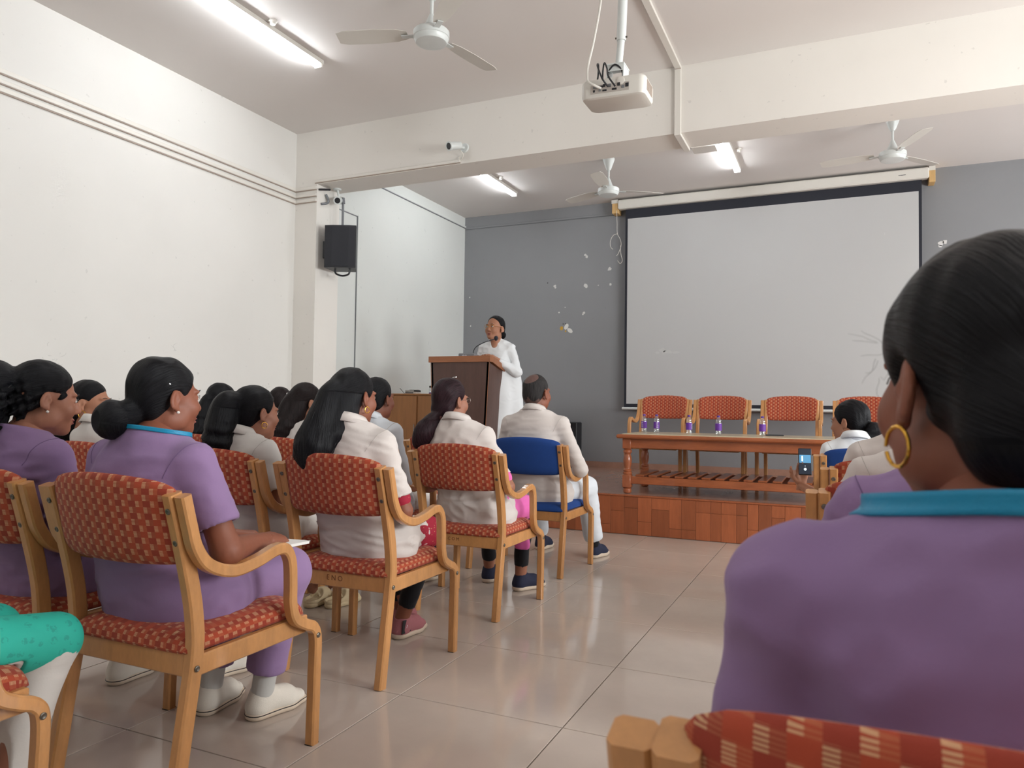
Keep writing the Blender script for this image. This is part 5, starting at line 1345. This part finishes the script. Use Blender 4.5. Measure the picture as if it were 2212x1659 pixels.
# things held or worn loose
pr = thing('phone', 'black phone with lit camera screen held up by the girl in white', 'phone', (-.208, 4.838, .690), .22)
pr.rotation_euler = (D(-12), 0, D(8))
MB().box((-.038, -.0045, 0), (.038, .0045, .166), .006).build('phone_body', M['black_pl'], pr)
scn = MB().box((-.0345, -.0052, .006), (.0345, -.0044, .160)).build('screen', M['scr_ph2'], pr)
MB().box((-.033, -.0056, .075), (.033, -.0051, .124)).build('picture', M['scr_ph'], scn)
MB().box((-.020, -.0060, .085), (-.012, -.0055, .118)).build('picture_detail', M['scr_w'], scn)
MB().lathe([(.008, 0), (.008, .0008)], n=16).build('shutter_icon', M['scr_w'], scn, False, (0, -.0052, .036)).rotation_euler = (D(90), 0, 0)
MB().lathe([(.0025, 0), (.0025, .0008)], n=10).build('focus_icon', M['scr_w'], scn, False, (0, -.0052, .056)).rotation_euler = (D(90), 0, 0)
bg_ = thing('bangle', 'thin metal bangle on the wrist holding up the phone', 'bangle', (-.222, 4.885, .612), 0)
MB().tube([(.031*math.cos(t), .031*math.sin(t), .006*math.sin(t)) for t in np.linspace(0, 6.283, 24, endpoint=False)], .0025, 6, closed=True).build('ring', M['steel'], bg_, True)
for k, (dx, dy, dz, a, lab) in enumerate(((.10, .40, .612, .35, 'white booklet on the lap of the woman in purple with the bun'), (.12, .46, .624, .1, 'smaller booklet lying on the white one in the lap of the bun woman'))):
    b = thing('booklet', lab, 'booklet', (-1.825+dx, 1.402+dy, dz), a)
    b.rotation_euler = (D(-3), 0, a)
    MB().box((-.10+.02*k, -.07, 0), (.10, .07+.02*k, .008), .001).build('pages', M['paper'], b)
    MB().box((-.102+.02*k, -.072, .008), (.102, .072+.02*k, .0096)).build('cover', M['paper' if k else 'print_white'], b)

# the speaker behind the lectern
_, isp = person((-3.265, 6.98, ZS), math.pi, 'woman in a white saree speaking at the lectern', dict(stand=True, hipz=.86, crown=1.685, hs=1.1, w=1.0, look=(-10, 4, 0), head=(0, .03, 0), hair=H_sp, shirt='saree', sleeve='long', collar=False, seed=60, skin='skin3', inf=.008, fold=.008, neckz=.0, vback=-.5,
    arms={1: ((.24, .14, .70), (.08, .30, 1.225)), -1: ((-.245, .16, .68), (-.10, .30, 1.215))}, hands={1: dict(curl=.3), -1: dict(curl=.3)}))
root = _
f = Field((-.36, -.16, .02), (.36, .42, 1.42), .012)          # wrapped saree: skirt and shoulder drape
f.add(loft([(.04, 0, .13, .21, .17), (.4, 0, .13, .20, .16), (.86, 0, .135, .20, .165), (1.05, 0, .13, .18, .145), (1.20, 0, .125, .185, .14), (1.28, 0, .12, .175, .115), (1.33, 0, .12, .13, .095), (1.375, 0, .12, .075, .072)], .0), 0)
f.add(cap((-.17, .10, 1.25), (-.22, .06, .30), .06, .11), .05)
ww = waves(77, 16, 5, (2.2, 1.4, .5)); f.warp(lambda X, Y, Z: .009*ww(X, Y, Z))
f.sub(cap((0, .13, 1.35), (0, .17, 1.46), .058, .07), .01); f.sub(cap((0, .25, 1.28), (0, .20, 1.42), .02, .065), .015)
v, q = f.net(); part('saree', mesh_arr('saree', v, q, M['saree']), root)
hl, HR = isp['hl'], isp['HR']
gl = MB()
for s in (-1, 1): gl.tube([hl((s*.031+.021*math.cos(t), .1045-.0035*abs(math.cos(t)), .002+.0175*math.sin(t))) for t in np.linspace(0, 6.283, 20, endpoint=False)], .0014, 5, closed=True); gl.tube([hl((s*.052, .100, .006)), hl((s*.072, .05, .006)), hl((s*.080, .0, .002))], .0014, 5)
gl.tube([hl((-.010, .1055, .006)), hl((.010, .1055, .006))], .0014, 5).build('spectacles', M['gold'], root, True)
bd = MB().lathe([(.002, -.003), (.020, -.003), (.022, 0), (.020, .003), (.002, .003)], n=20).build('badge', M['gold'], root, True, (-.095, .290, 1.165)); bd.rotation_euler = (D(80), 0, D(18))
MB().box((-.024, -.004, .030), (.024, .002, .037)).box((-.004, -.003, .018), (.004, .002, .032)).build('badge_bar', M['shoe_r'], bd).rotation_euler = (D(-80), 0, 0)
